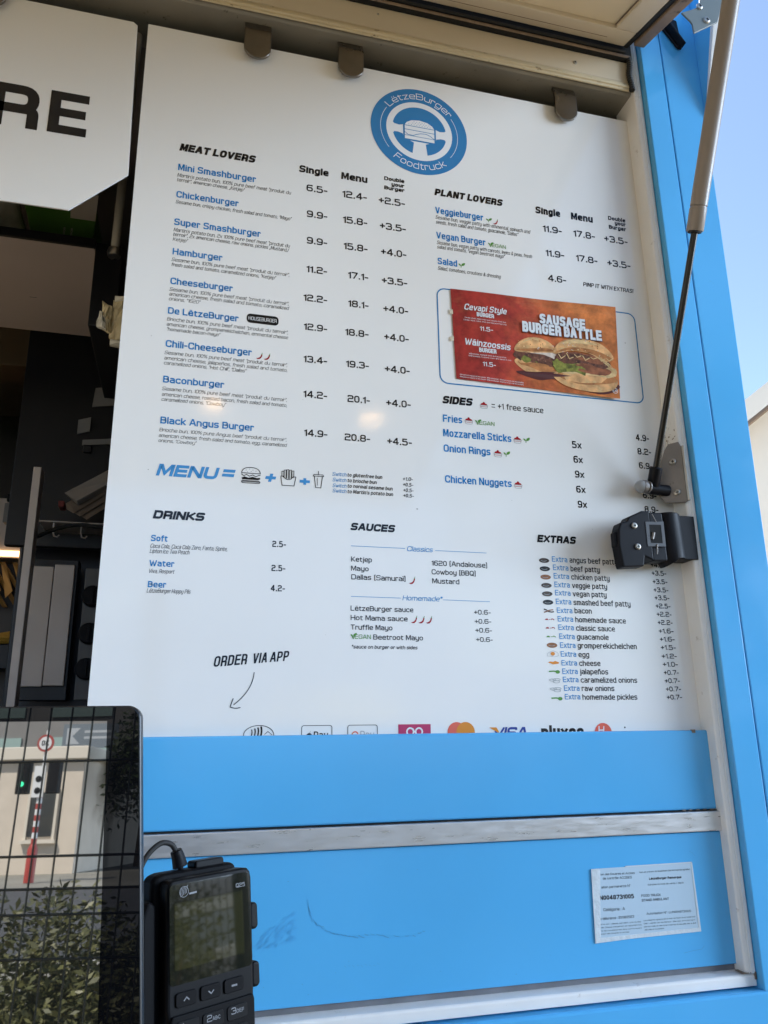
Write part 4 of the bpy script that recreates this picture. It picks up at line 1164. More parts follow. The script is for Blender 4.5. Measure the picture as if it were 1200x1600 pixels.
# ------------------------------------------------------------------ the white board with the big letters
ban = thing('sign_board', 'white sign board with big black letters RE and cut off lower corner', 'sign board', (-.6, BY, .75))
mb = MB(); mb.prism([(-1.3, .7535), (-.2045, .7545), (-.1235, .833), (-.1305, 1.125), (-.1375, 1.1305), (-1.3, 1.1305)], vfront(BY), -.003, 0)
mb.build('panel', M['board'], ban, .0006)
mb = MB()
text(mb, 'E', -248.4, 888.2, 56.8, 78, 2.0, 0, FBd, .0003, 0)
mb.box(-.2484, -.2325, BY-.00045, BY-.0004, .8882, .9662)
mb.build('letter', M['ink_black'], ban)
mb = MB()
text(mb, 'R', -330, 886.8, 67.5, 78, 2.15, 0, FBd, .0003, 0, n=6)
mb.build('letter', M['ink_black'], ban)

# ------------------------------------------------------------------ poster stuck on the menu
def poster_mat():
    m = bpy.data.materials.new('poster_print'); m.use_nodes = True
    n, l = m.node_tree.nodes, m.node_tree.links
    b = n['Principled BSDF']; b.inputs['Roughness'].default_value = .3; b.inputs['Specular IOR Level'].default_value = .4
    t = n.new('ShaderNodeTexCoord')
    s = n.new('ShaderNodeSeparateXYZ'); l.new(t.outputs['Object'], s.inputs[0])
    x = n.new('ShaderNodeTexNoise'); x.inputs['Scale'].default_value = 11; x.inputs['Detail'].default_value = 8; x.inputs['Roughness'].default_value = .65
    l.new(t.outputs['Object'], x.inputs['Vector'])
    a = n.new('ShaderNodeMath'); a.operation = 'MULTIPLY_ADD'; a.inputs[1].default_value = .20; l.new(x.outputs['Fac'], a.inputs[0]); l.new(s.outputs['X'], a.inputs[2])
    r = n.new('ShaderNodeValToRGB'); r.color_ramp.elements[0].position = .04; r.color_ramp.elements[1].position = .33
    r.color_ramp.elements[0].color = (.27, .016, .02, 1); r.color_ramp.elements[1].color = (.62, .19, .045, 1)
    e = r.color_ramp.elements.new(.19); e.color = (.42, .042, .026, 1)
    l.new(a.outputs[0], r.inputs['Fac'])
    x2 = n.new('ShaderNodeTexNoise'); x2.inputs['Scale'].default_value = 34; x2.inputs['Detail'].default_value = 9; x2.inputs['Roughness'].default_value = .7; l.new(t.outputs['Object'], x2.inputs['Vector'])
    mm = n.new('ShaderNodeMapRange'); mm.inputs['From Min'].default_value = .35; mm.inputs['From Max'].default_value = .7; mm.inputs['To Min'].default_value = .55; mm.inputs['To Max'].default_value = 1.35; l.new(x2.outputs['Fac'], mm.inputs['Value'])
    mu = n.new('ShaderNodeMixRGB'); mu.blend_type = 'MULTIPLY'; mu.inputs['Fac'].default_value = 1; l.new(r.outputs['Color'], mu.inputs['Color1']); l.new(mm.outputs['Result'], mu.inputs['Color2'])
    # pale scratchy streaks towards the top
    x3 = n.new('ShaderNodeTexNoise'); x3.inputs['Scale'].default_value = 9; x3.inputs['Detail'].default_value = 10; x3.inputs['Roughness'].default_value = .75
    mp3 = n.new('ShaderNodeMapping'); mp3.inputs['Scale'].default_value = (1, 1, 3.5); l.new(t.outputs['Object'], mp3.inputs['Vector']); l.new(mp3.outputs['Vector'], x3.inputs['Vector'])
    th = n.new('ShaderNodeMapRange'); th.inputs['From Min'].default_value = .085; th.inputs['From Max'].default_value = .19; l.new(s.outputs['Z'], th.inputs['Value'])
    t3 = n.new('ShaderNodeMapRange'); t3.inputs['From Min'].default_value = .52; t3.inputs['From Max'].default_value = .72; l.new(x3.outputs['Fac'], t3.inputs['Value'])
    mt = n.new('ShaderNodeMath'); mt.operation = 'MULTIPLY'; l.new(th.outputs['Result'], mt.inputs[0]); l.new(t3.outputs['Result'], mt.inputs[1])
    mt2 = n.new('ShaderNodeMath'); mt2.operation = 'MULTIPLY'; mt2.inputs[1].default_value = .55; l.new(mt.outputs[0], mt2.inputs[0])
    m3 = n.new('ShaderNodeMixRGB'); m3.inputs['Color2'].default_value = (.55, .27, .12, 1); l.new(mt2.outputs[0], m3.inputs['Fac']); l.new(mu.outputs['Color'], m3.inputs['Color1'])
    l.new(m3.outputs['Color'], b.inputs['Base Color'])
    return m
pos = thing('burger_poster', 'red and orange paper poster of two sausage burgers stuck on the menu board', 'poster', (.41, BY, .533))
PC = {'TL': (407.5, 708.0), 'TR': (718.5, 713.0), 'BR': (710.5, 535.0), 'BL': (412.6, 542.4)}
def PF(u, v, d=0):       # the sheet lifts a little from the board, more at its right edge
    t = max(0, min(1, (u-408)/312))
    return Vector((u*.001, BY-.0012-.0045*t**3-.0007*sin(t*9)-d, v*.001))
def pb(s, t):            # s to the right, t up
    a = [PC['BL'][i]*(1-s)+PC['BR'][i]*s for i in (0, 1)]; b = [PC['TL'][i]*(1-s)+PC['TR'][i]*s for i in (0, 1)]
    return (a[0]*(1-t)+b[0]*t, a[1]*(1-t)+b[1]*t)
mb = MB(); NX, NY = 24, 10
mb.add([PF(*pb(i/NX, j/NY)) for j in range(NY+1) for i in range(NX+1)], [(j*(NX+1)+i, j*(NX+1)+i+1, (j+1)*(NX+1)+i+1, (j+1)*(NX+1)+i) for j in range(NY) for i in range(NX)])
sheet = mb.build('paper_sheet', poster_mat(), pos, smooth=True)
PRr = dict(rough=.3, spec=.4)
pm = [mat('bun_print', (.66, .36, .15), var=.45, vscale=60, dirt=(.62,.42,.2), dscale=110, dthr=.55, **PRr), mat('bun_shadow_print', (.42, .17, .055), var=.4, vscale=80, **PRr), mat('meat_print', (.12, .045, .025), var=.6, vscale=150, dirt=(.35,.17,.1), dscale=200, dthr=.56, **PRr),
      mat('onion_print', (.60, .50, .42), var=.3, vscale=120, **PRr), mat('lettuce_print', (.20, .20, .035), var=.6, vscale=150, **PRr), mat('poster_white', (.72, .74, .76), **PRr), mat('poster_shadow', (.09, .02, .015), **PRr), mat('sauce_print', (.66, .46, .22), var=.3, vscale=90, **PRr), mat('sausage_print', (.26, .09, .04), var=.5, vscale=90, **PRr), mat('poster_grey', (.30,.32,.36), **PRr)]
def blob(mb, pts, d, mi, n=5, jit=0):
    P = []
    m = len(pts)
    for i in range(m):
        p0, p1, p2, p3 = pts[i-1], pts[i], pts[(i+1) % m], pts[(i+2) % m]
        for k in range(n):
            t = k/n
            P.append(tuple(.5*((2*p1[c])+(-p0[c]+p2[c])*t+(2*p0[c]-5*p1[c]+4*p2[c]-p3[c])*t*t+(-p0[c]+3*p1[c]-3*p2[c]+p3[c])*t**3)+random.uniform(-jit, jit) for c in (0, 1)))
    mb.flat(P, PF, d, mi)
mb = MB(); dd = .0003
blob(mb, [(520,568),(560,556),(590,560),(620,548),(680,540),(712,556),(690,566),(600,574)], dd, 6)
# left sandwich
blob(mb, [(518,588),(530,574),(552,564),(576,562),(594,570),(598,584),(580,592),(540,596)], dd+.0001, 0)
blob(mb, [(524,586),(552,572),(590,574),(597,584),(560,590)], dd+.00015, 1)
blob(mb, [(521,606),(518,594),(540,586),(585,582),(600,590),(600,606),(560,612),(530,611)], dd+.0002, 2, jit=1.2)
blob(mb, [(538,606),(544,596),(560,601),(574,593),(590,598),(596,608),(570,614)], dd+.0003, 3, jit=1.6)
blob(mb, [(530,592),(540,586),(552,592),(560,586),(556,596),(540,598)], dd+.0004, 4, jit=1)
blob(mb, [(519,606),(527,622),(545,633),(566,635),(586,628),(597,612),(574,608),(545,605)], dd+.0005, 0)
blob(mb, [(532,622),(548,631),(564,632),(578,626),(560,627),(545,625)], dd+.0006, 7)
blob(mb, [(521,608),(545,607),(574,610),(594,613),(580,617),(548,613)], dd+.00065, 1)
# right sandwich, in front
blob(mb, [(590,572),(598,556),(630,545),(672,543),(700,551),(708,567),(690,578),(640,582)], dd+.0007, 0)
blob(mb, [(596,570),(612,560),(650,555),(700,563),(704,572),(660,578),(612,577)], dd+.00075, 1)
blob(mb, [(592,584),(602,574),(640,574),(692,572),(708,580),(700,592),(650,592),(604,596)], dd+.0008, 7, jit=1)
blob(mb, [(588,588),(598,574),(622,578),(648,573),(646,588),(612,598),(594,598)], dd+.0009, 4, jit=1.8)
blob(mb, [(624,586),(652,577),(686,576),(698,584),(676,592),(642,594)], dd+.00095, 8, jit=.6)
blob(mb, [(596,604),(610,592),(650,594),(682,588),(698,598),(680,612),(630,614),(602,611)], dd+.001, 2, jit=1.2)
blob(mb, [(606,606),(640,600),(680,596),(690,604),(660,612),(618,614)], dd+.00105, 8, jit=.8)
blob(mb, [(592,608),(600,627),(622,639),(650,642),(680,636),(700,620),(703,607),(684,602),(660,614),(625,617)], dd+.0011, 0)
blob(mb, [(606,628),(624,637),(650,639),(676,633),(655,632),(630,632)], dd+.0012, 7)
blob(mb, [(594,610),(625,618),(660,615),(690,604),(701,609),(668,622),(622,623)], dd+.00125, 1)
for i in range(7):
    x = 600+i*15
    line(mb, [(x, 612-random.uniform(0, 5)), (x+5, 606-random.uniform(0, 6)), (x+13, 610-random.uniform(0, 6))], 1.4, PF, dd+.0013+.00003*i, 7)
for i in range(5): line(mb, [(676+i*4, 612-i*3), (684+i*4, 600-i*2), (694+i*2.5, 592-i*3)], 1.1, PF, dd+.0015+.00003*i, 7)
for i in range(90):
    x, y = random.uniform(525, 700), random.uniform(612, 638)
    if ((x-560)/42)**2+((y-616)/15)**2 < 1 or ((x-650)/52)**2+((y-622)/17)**2 < 1: mb.flat(circ(x, y, random.uniform(.5, 1.5), 6), PF, dd+.0017+.000004*i, random.choice((7, 1, 3)))
mb.build('burger_picture', pm, sheet)
mb = MB()
for dx, dy, ink, d in ((1.3, -1.5, 6, .0021), (.6, -.7, 9, .0024), (0, 0, 5, .0027)):
    text(mb, 'SAUSAGE', 568.5+dx, 663.0+dy, 85.5, 18.5, 2.4, 0, PF, d, ink, gap=.6, v1=661+dy)
    text(mb, 'BURGER BATTLE', 535.1+dx, 642.8+dy, 149, 20, 2.35, 0, PF, d, ink, gap=.6, v1=641+dy)
text(mb, 'Cevapi Style', 430.3, 671.2, 77, 11.5, 1.6, .22, PF, .0005, 5, v1=672, rad=3.5, gap=.9)
text(mb, 'BURGER', 452.9, 661.2, 31.5, 8, 2.2, 0, PF, .0005, 5, gap=.6)
text(mb, 'Wäinzoossis', 429, 606, 82.4, 12, 1.7, .12, PF, .0005, 5, v1=604.6, rad=3.5, gap=.9)
text(mb, 'BURGER', 454.5, 595.2, 31, 8, 2.2, 0, PF, .0005, 5, gap=.6)
text(mb, '11.5-', 457.5, 635, 23.8, 8.2, 1.5, 0, PF, .0005, 5)
text(mb, '11.5-', 460, 570, 23.2, 8.2, 1.5, 0, PF, .0005, 5)
for v, u0, u1 in ((655.4, 431, 506), (651, 429, 507), (589, 436, 503), (585, 435, 512)):
    text(mb, 'Cevapi, Ajvar, salad, onion and sauce in fresh bun' if v > 600 else 'Wäinzoossis, mustard, onion and sauce in bun', u0, v, u1-u0, 2.5, 1.2, 0, PF, .0005, 5, n=1)
for v in (549.4, 545.6): text(mb, 'Allergens on request at the counter. While stocks last. All prices in euro, service included.', 418.6, v, 114, 2.4, 1.2, 0, PF, .0005, 5, n=1, v1=v-3)
line(mb, circ(702.3, 548.8, 4.6, 18), .8, PF, .0005, 5, True); text(mb, 'LB', 699.4, 547.2, 5.8, 3.4, 1.6, 0, PF, .0005, 5, n=1)
mb.build('poster_lettering', pm, sheet)
mb = MB()
for u, v, a in ((409, 668, .2), (409, 618, -.1)): mb.flat([(u-4.5, v), (u+1.5, v+.6), (u+1.4, v-8), (u-4.4, v-8.6)], lambda a_, b_, d_: Vector((a_*.001, BY-.0017-d_, b_*.001)), 0, 0)
mb.build('tape_piece', mat('yellowed_tape', (.62,.55,.42), .3), pos)

# ------------------------------------------------------------------ permit card on the lower panel
FC = vfront(1.085, .001)
crd = thing('permit_card', 'small white food truck permit card in a clear sleeve on the blue panel', 'permit card', (.667, 1.085, -.301))
mb = MB(); mb.prism([(585.4,-206.2),(748.6,-205.8),(749.6,-262),(751,-295.6),(640,-297.4),(583.6,-299.4)], FC, 0.0002, .0009)
cc = mb.build('card_sheet', M['card'], crd)
mb = MB()
mb.prism([(584.6,-206.4),(596,-206.0),(598.6,-209.2),(596,-240),(593.6,-270),(592.0,-296.5),(583.2,-300)], FC, .001, .0019)
mb.prism([(583.4,-295.2),(640,-294.6),(753,-292.6),(753.6,-297.8),(640,-299.4),(583.0,-301.6)], FC, .0006, .0014)
mb.prism([(748.4,-205.2),(750.4,-205.2),(753.8,-297),(750.2,-296)], FC, .0003, .0013)
mb.prism([(640,-204.9),(750,-204.6),(750,-206.1),(640,-206.4)], FC, .0003, .0013)
mb.build('plastic_sleeve', M['sleeve'], crd)
CARD = '''n|ion des Douanes et Accises|599.3|-215.3|654.1|-216.0|2.8
n|de contrôle ACCISES|602.1|-221.0|648.7|-221.7|3.1
n|ation permanente N°|598.9|-232.3|645.1|-232.5|3.1
b|N0048731005|595.1|-247.2|649.6|-248.0|5.8
n|Catégorie : A|599.3|-261.7|633.2|-262.4|3.8
n|de délivrance : 21/08/2023|590.4|-272.7|647.0|-273.0|3.2
n|carte est valable pendant une durée|590.4|-279.1|657.2|-279.6|1.7
n|année. Chaque changement se rapportant à la|589.1|-283.2|657.7|-283.5|1.7
n|carte est immédiatement être communiqué à|588.7|-287.3|657.3|-287.7|1.6
n|Direction des douanes et accises|588.4|-291.3|637.2|-291.3|1.6
n|Nom et prénom de l'exploitant (de l'entreprise agréée)|661.2|-215.4|745.0|-215.4|2.2
b|LëtzeBurger Remorque|676.5|-225.2|729.9|-225.7|3.1
n|Adresse du local de vente / dépôt|673.2|-232.5|732.9|-233.0|2.2
m|FOOD TRUCK|661.3|-246.9|693.2|-247.3|3.1
m|STAND AMBULANT|661.4|-253.0|706.0|-253.3|3.1
n|Autorisation N° : LUN0048731005|667.3|-270.6|740.2|-271.4|2.9
n|La présente vignette est à fixer de façon à ce qu'elle soit|661.7|-278.5|746.3|-278.6|1.7
n|bien visible de l'extérieur. Elle est strictement|661.6|-282.4|745.8|-282.9|1.7
n|personnelle et liée à l'entreprise à laquelle elle a été|661.5|-286.5|746.6|-287.1|1.7
n|délivrée et incessible.|661.7|-290.6|693.9|-290.6|1.7'''
mb = MB()
for ln in CARD.strip().split('\n'):
    st, s, u0, v0, u1, v1, c = ln.split('|')
    u0, v0, u1, v1, c = map(float, (u0, v0, u1, v1, c))
    text(mb, s, u0, v0, u1-u0, c, {'n': 1.25, 'm': 1.6, 'b': 2.2}[st], 0, FC, .0012, 0, v1=v1, rad=3.6, n=2, gap=1.1)
mb.build('permit_lettering', mat('toner', (.02,.022,.03), .5), cc)
# ------------------------------------------------------------------ order tablet
n_ = Vector((-.12702585, -.99020153, .05801181)); t1 = Vector((.99187194, -.12724014, 0)); t2 = Vector((.00738143, .05754028, .9983159))
tp = Vector((-.02545265, .55, .01097932))
FT = frame(tp, t1, t2, .001)
tab = thing('order_tablet', 'black glass order tablet, switched off, mirroring the street', 'tablet', (-.12, .55, -.26))
mb = MB()
out = [(-300, -.6)] + [(-6, .6)] + circ(-4.2, -7.6, 8.2, 8, 92, 8)[0:] if False else None
def arcp(cx, cy, r, a0, a1, n=8): return [(cx+r*cos(R(a0+(a1-a0)*i/n)), cy+r*sin(R(a0+(a1-a0)*i/n))) for i in range(n+1)]
outline = arcp(-6.2, -8.6, 9.0, 92, 6) + [(19.4, -205), (23, -262), (-300, -262), (-300, -.6)]
outline = outline[::-1]
mb.prism(outline, FT, -.0102, -.0006)
body = mb.build('housing', mat('tablet_housing', (.012,.012,.013), .35, var=.1, vscale=30), tab, .0016, seg=3)
glass = [(u-1.2 if u > -250 else u, v-1.0 if v > -250 else v) for u, v in outline]
mb = MB(); mb.flat(glass, FT, .0002)
mb.build('bezel_glass', mat('black_bezel_glass', (.004,.004,.005), .011, ior=1.50, bump=.0, rvar=0), tab)
mb = MB(); mb.flat([(-296, -262), (-296, -9.5), (-18.4, -9.5), (-2.2, -262)], FT, .0005)
mb.build('screen', mat('dark_display', (.018,.017,.013), .014, ior=3.8), tab)

# ------------------------------------------------------------------ payment terminal
k1 = Vector((.88716176, .460944, .02178609)).normalized(); k3 = Vector((.45686683, -.88399822, .09909517)).normalized(); k2 = k3.cross(k1).normalized()
kp = Vector((.00060719, .65255761, -.1147798))
FK = frame(kp, k1, k2, .001)
pt = thing('payment_terminal', 'black handheld card payment terminal with keypad and blank screen', 'card terminal', (.03, .66, -.26))
M['term'] = mat('terminal_plastic', (.0035,.0035,.0045), .45, spec=.13, var=.12, vscale=60, rvar=.05)
M['term_dark'] = mat('terminal_rubber', (.003,.003,.004), .6, spec=.12)
M['term_print'] = mat('pale_grey_print', (.17,.175,.19), .5)
mb = MB()
mb.prism([(6, 0), (3, -.6), (1, -2.4), (0, -6), (-1, -86), (1, -100), (3, -150), (69, -150), (72, -100), (73.2, -86), (74, -8), (73, -3.2), (70.6, -.6), (66, 0.2)], FK, -.0150, -.0006)
tb = mb.build('terminal_body', M['term'], pt, .003, seg=3)
mb = MB()
mb.prism([(-3, 3.0), (-5, -1), (-6, -8), (-6, -150), (68, -150), (70, -8), (68, 3.4), (62, 4.6), (4, 4.4)], FK, -.034, -.0145)
mb.build('rear_cradle', M['term_dark'], pt, .004, seg=3)
mb = MB(); mb.prism([(-13, -14), (-10, -12), (-5, -16), (-5, -96), (-14, -100), (-17, -90), (-17, -24)], FK, -.036, -.008)
mb.build('holder_arm', M['term_dark'], pt, .003, seg=3)
mb = MB(); mb.flat(rrect(1.6, -70.4, 71.2, -3.2, 3.0, 5), FK, -.0001)
mb.build('front_glass', mat('terminal_glass', (.010,.011,.008), .03, ior=1.55), pt)
mb = MB(); mb.flat([(5.2, -61), (64.6, -60.4), (64.4, -16.2), (5.4, -16.2)], FK, .0002)
mb.build('display', mat('terminal_display', (.022,.022,.009), .03, ior=1.8), pt)
for a, b, s in ((5.9, 22.7, '^'), (25.9, 42.9, 'v'), (45.8, 62.9, '-')):
    mb = MB(); mb.prism(rrect(a, -85, b, -75.4, 2.2, 4), FK, -.0006, .0009)
    kb = mb.build('menu_key', M['term_dark'], pt, .0005)
    mb = MB(); c = (a+b)/2
    if s == '^': line(mb, [(c-2.2, -81.2), (c, -79.2), (c+2.2, -81.2)], .8, FK, .0011, 0)
    elif s == 'v': line(mb, [(c-2.2, -79.4), (c, -81.4), (c+2.2, -79.4)], .8, FK, .0011, 0)
    else: line(mb, [(c-2.4, -80.4), (c+2.4, -80.4)], 1.3, FK, .0011, 0)
    mb.build('key_symbol', M['term_print'], kb)
mb = MB(); mb.prism([(3, -89.5), (70.6, -89.5), (71.6, -93), (71, -149), (2.4, -149), (1.8, -93)], FK, -.001, .0016)
kpd = mb.build('keypad', M['term_dark'], pt, .001)
for r in range(3):
    for c, s in enumerate((('1', ''), ('2', 'ABC'), ('3', 'DEF'))):
        mb = MB(); x = 6+c*20.5; y = -103-r*13
        mb.prism(rrect(x, y, x+17.5, y+9.6, 2, 3), FK, .0015, .0024)
        kk = mb.build('number_key', M['term'], pt, .0004)
        if r == 0:
            mb = MB(); text(mb, s[0], x+3.2, y+4, 0, 4.4, 1.5, 0, FK, .0026, 0)
            if s[1]: text(mb, s[1], x+7.8, y+4.2, 6.4, 2.6, 1.6, 0, FK, .0026, 0, n=1)
            mb.build('key_mark', M['term_print'], kk)
for v0, v1 in ((-46.5, -27), (-87, -69)):
    mb = MB(); mb.prism(rrect(72.5, v0, 80.4, v1, 3.4, 6), FK, -.013, -.003)
    mb.build('side_button', M['term'], pt, .002, seg=3)
mb = MB(); mb.prism(rrect(31.8, 3, 58, 9.4, 2.4, 5), FK, -.030, -.016)
mb.build('top_button', M['term'], pt, .0016, seg=3)
mb = MB(); mb.box(0, 0, 0, 0, 0, 0) if False else None
text(mb, 'Q25', 58.4, -13.4, 8.4, 3.0, 1.5, 0, FK, .0003, 0, n=2)
for k in range(5): line(mb, bez((10.6+k*1.2, -12.4+k*.5), (9.6+k*1.3, -9.5), (11.4+k*1.25, -6.4+k*.35), 6), .45, FK, .0003, 0)
line(mb, [(p[0], p[1]) for p in circ(13.2, -9.2, 3.7, 18)], .35, FK, .0004, 0, True)
text(mb, 'PAX', 17.4, -11.6, 6, 1.9, 1.5, 0, FK, .0003, 0, n=1) if False else None
line(mb, [(17.6, -11.2), (23.8, -10.9)], 1.3, FK, .0003, 0)
mb.build('front_marks', M['term_print'], pt)
# charging lead plugged into the top
P_ = lambda u, v, d: FK(u, v, d)
mb = MB()
pa = P_(22.5, 4.4, -.022); pbn = P_(20.6, 12, -.022); pc = P_(18.5, 18, -.022)
mb.tube([pa, pa+(pbn-pa)*.3], .0022, 10)
mb.tube([pa+(pbn-pa)*.3, pa+(pbn-pa)*.42, pbn+(pbn-pa)*.35, pc+(pc-pbn)*.15], [.0062, .0058, .0050, .0046], 16)
lead = thing('charging_lead', 'black charging lead looping from tablet to top of card terminal', 'cable', tuple(pa))
mb.build('plug', M['black_plastic'], lead, .0006, smooth=True)
mb = MB()
ctl = [pc, P_(14, 24, -.022), P_(5, 25.5, -.022), P_(-6, 18, -.022), P_(-14, 4, -.022), P_(-22, -16, -.022), P_(-26, -60, -.024)]
sp = []
for i in range(len(ctl)-1):
    p0, p1, p2, p3 = ctl[max(i-1, 0)], ctl[i], ctl[i+1], ctl[min(i+2, len(ctl)-1)]
    for k in range(8):
        t = k/8
        sp.append(.5*((2*p1)+(-p0+p2)*t+(2*p0-5*p1+4*p2-p3)*t*t+(-p0+3*p1-3*p2+p3)*t**3))
mb.tube(sp, .0021, 12)
mb.build('cord', M['black_rubber'], lead, smooth=True)

# ------------------------------------------------------------------ inside the trailer
M['laminate'] = mat('grey_laminate', (.60, .50, .45), .45, var=.06, vscale=3)
M['black_panel'] = mat('black_panel', (.009, .0095, .012), .4, var=.2, vscale=5)
M['stainless'] = mat('dull_stainless', (.62, .54, .48), .5, metal=.3, var=.08, vscale=3, rvar=.08)
M['green_card'] = mat('green_carton', (.05, .15, .012), .45, var=.08, vscale=14)
M['pack'] = mat('foil_pack', (.34, .33, .28), .35, var=.3, vscale=22, bump=.2, bscale=30)
M['paper'] = mat('paper_white', (.50, .45, .40), .6)
M['cardboard'] = mat('brown_board', (.34, .26, .20), .7, var=.1, vscale=10)
sh = thing('overhead_shelf', 'grey overhead shelf inside the serving window with a black front lip', 'shelf', (-.9, 1.5, .85))
mb = MB()
vs = [(-1.9, 1.352, .8535), (-.199, 1.352, .8535), (-.2005, 1.712, .8525), (-1.9, 1.712, .8525)]
mb.add(vs + [(x, y, z+.014) for x, y, z in vs], [(0,3,2,1),(4,5,6,7),(0,1,5,4),(1,2,6,5),(2,3,7,6),(3,0,4,7)])
mb.build('shelf_board', M['laminate'], sh, .001)
mb = MB(); mb.box(-1.9, -.197, 1.344, 1.3515, .852, .8695)
mb.build('front_lip', M['black_panel'], sh, .001)
mb = MB(); mb.box(-.1985, -.150, 1.36, 1.70, .70, .873)
mb.build('end_bracket', M['black_panel'], sh, .002)
mb = MB(); line(mb, [(0, 0), (8, .8), (14, -1.2)], 1.4, lambda u, v, d: Vector((-.345+u*.001, 1.56+v*.001, .8526-d)), .0004, 0)
mb.build('mark', M['black_panel'], sh)
ct = thing('green_carton', 'green cardboard carton with white flap on the overhead shelf', 'carton', (-.27, 1.45, .868))
mb = MB(); mb.prism([(-.312, .8685), (-.208, .8685), (-.206, .96), (-.338, .96)], vfront(1.385), -.2, 0)
cb = mb.build('box', M['green_card'], ct, .002)
mb = MB(); mb.prism([(-.252, .9325), (-.207, .9325), (-.206, .99), (-.256, .99)], vfront(1.385), .001, .0022)
mb.build('white_flap', M['paper'], ct)
mb = MB()
for u in (-262, -249): text(mb, 'salade', u, 878, 26, 4, 1.2, 0, lambda a, b, d, u=u: Vector(((u+(b-878))*.001, 1.385-.0003-d, .885+(a-u)*.001)), 0, 0, n=1)
mb.build('carton_lettering', M['pack'], ct)
pk = MB()
prof = [(-.62, .8685), (-.318, .8685), (-.330, .90), (-.345, .95), (-.36, .99), (-.62, .99)]
pk.prism(prof, vfront(1.40), -.18, 0)
tag(pk.build('foil_bag', M['pack'], None, .012, seg=3), 'grey green crumpled food bag left of the green carton on the shelf', 'bag')
pp = thing('support_post', 'thin dark metal post between the sign board and the menu board', 'post', (-.136, 1.16, .72))
mb = MB(); mb.tube([(-.1400, 1.160, .735), (-.1345, 1.160, 1.165)], .0068, 14)
mb.build('tube', M['rail_steel'], pp, smooth=True)
mb = MB(); mb.tube([(-.1402, 1.160, .722), (-.1402, 1.160, .730), (-.1400, 1.160, .736)], [.010, .0115, .0095], 16)
mb.build('end_cap', M['clip_steel'], pp, smooth=True)
tg = thing('tape_bundle', 'crumpled cream masking tape and paper packet beside the menu board edge', 'tape', (-.14, 1.19, .586))
def crumple(pts_uv, Y, amp, n=7):      # a creased sheet between four (x,z) corners, thick at the folds
    mb = MB(); a, b, c, d = pts_uv
    P = {}
    for j in range(n+1):
        for i in range(n+1):
            u, v = i/n, j/n
            x = (a[0]*(1-u)+b[0]*u)*(1-v)+(d[0]*(1-u)+c[0]*u)*v
            z = (a[1]*(1-u)+b[1]*u)*(1-v)+(d[1]*(1-u)+c[1]*u)*v
            P[i, j] = (x+random.gauss(0, amp*.25), Y-.006*sin(pi*u)*sin(pi*v)+random.gauss(0, amp), z+random.gauss(0, amp*.25))
    vs = [P[i, j] for j in range(n+1) for i in range(n+1)]
    m = len(vs)
    vs += [(x, y+.006, z) for x, y, z in vs]
    q = lambda i, j: j*(n+1)+i
    fs = []
    for j in range(n):
        for i in range(n):
            fs.append((q(i, j), q(i+1, j), q(i+1, j+1), q(i, j+1))); fs.append((m+q(i, j+1), m+q(i+1, j+1), m+q(i+1, j), m+q(i, j)))
    for i in range(n):
        fs += [(q(i, 0), m+q(i, 0), m+q(i+1, 0), q(i+1, 0)), (q(i+1, n), m+q(i+1, n), m+q(i, n), q(i, n)), (q(0, i+1), m+q(0, i+1), m+q(0, i), q(0, i)), (q(n, i), m+q(n, i), m+q(n, i+1), q(n, i+1))]
    mb.add(vs, fs); return mb
ctape = mat('cream_tape', (.60,.50,.30), .5, var=.12, vscale=40, bump=.25, bscale=70)
crumple([(-.141, .598), (-.108, .594), (-.108, .670), (-.139, .666)], 1.198, .0012).build('packet', ctape, tg)
crumple([(-.137, .664), (-.108, .668), (-.108, .676), (-.1375, .6735)], 1.197, .0006, 4).build('packet_rim', mat('crumpled_paper', (.62,.58,.48), .6, bump=.3, bscale=50), tg)
crumple([(-.152, .611), (-.139, .604), (-.140, .652), (-.1555, .660)], 1.194, .0014, 5).build('loose_tape', ctape, tg)
crumple([(-.161, .613), (-.146, .608), (-.148, .632), (-.1575, .640)], 1.190, .0016, 5).build('loose_end', bpy.data.materials['crumpled_paper'], tg)
crumple([(-.139, .5865), (-.108, .584), (-.108, .5945), (-.139, .597)], 1.199, .0004, 3).build('lower_flap', bpy.data.materials['crumpled_paper'], tg)
# dark cabinets and the cooking side
cab = thing('wall_cabinet', 'brown wall cabinet high at the back of the dark trailer', 'cabinet', (-1.0, 2.4, .95))
mb = MB()
vs = [(-1.6, 2.2, .93), (-.427, 2.2, .985), (-.427, 2.2, 1.25), (-1.6, 2.2, 1.25)]
mb.add(vs + [(x, 2.6, z) for x, y, z in vs], [(0,1,2,3),(7,6,5,4),(0,4,5,1),(1,5,6,2),(2,6,7,3),(3,7,4,0)])
mb.build('cabinet_body', mat('brown_laminate', (.17,.11,.06), .5, var=.1, vscale=4), cab, .002)
fr_ = thing('fridge', 'tall matt black fridge at the back beside the menu board', 'fridge', (.1, 2.3, -1.1))
mb = MB(); mb.box(-.40, .5, 2.03, 2.6, -1.1, 1.24)
mb.build('fridge_body', M['black_panel'], fr_, .004)
mb = MB(); mb.box(-.395, -.13, 2.018, 2.029, -.9, 1.2); mb.box(-.125, .495, 2.018, 2.029, -.9, 1.2)
mb.build('door', mat('black_door', (.011,.012,.018), .35), fr_, .003)
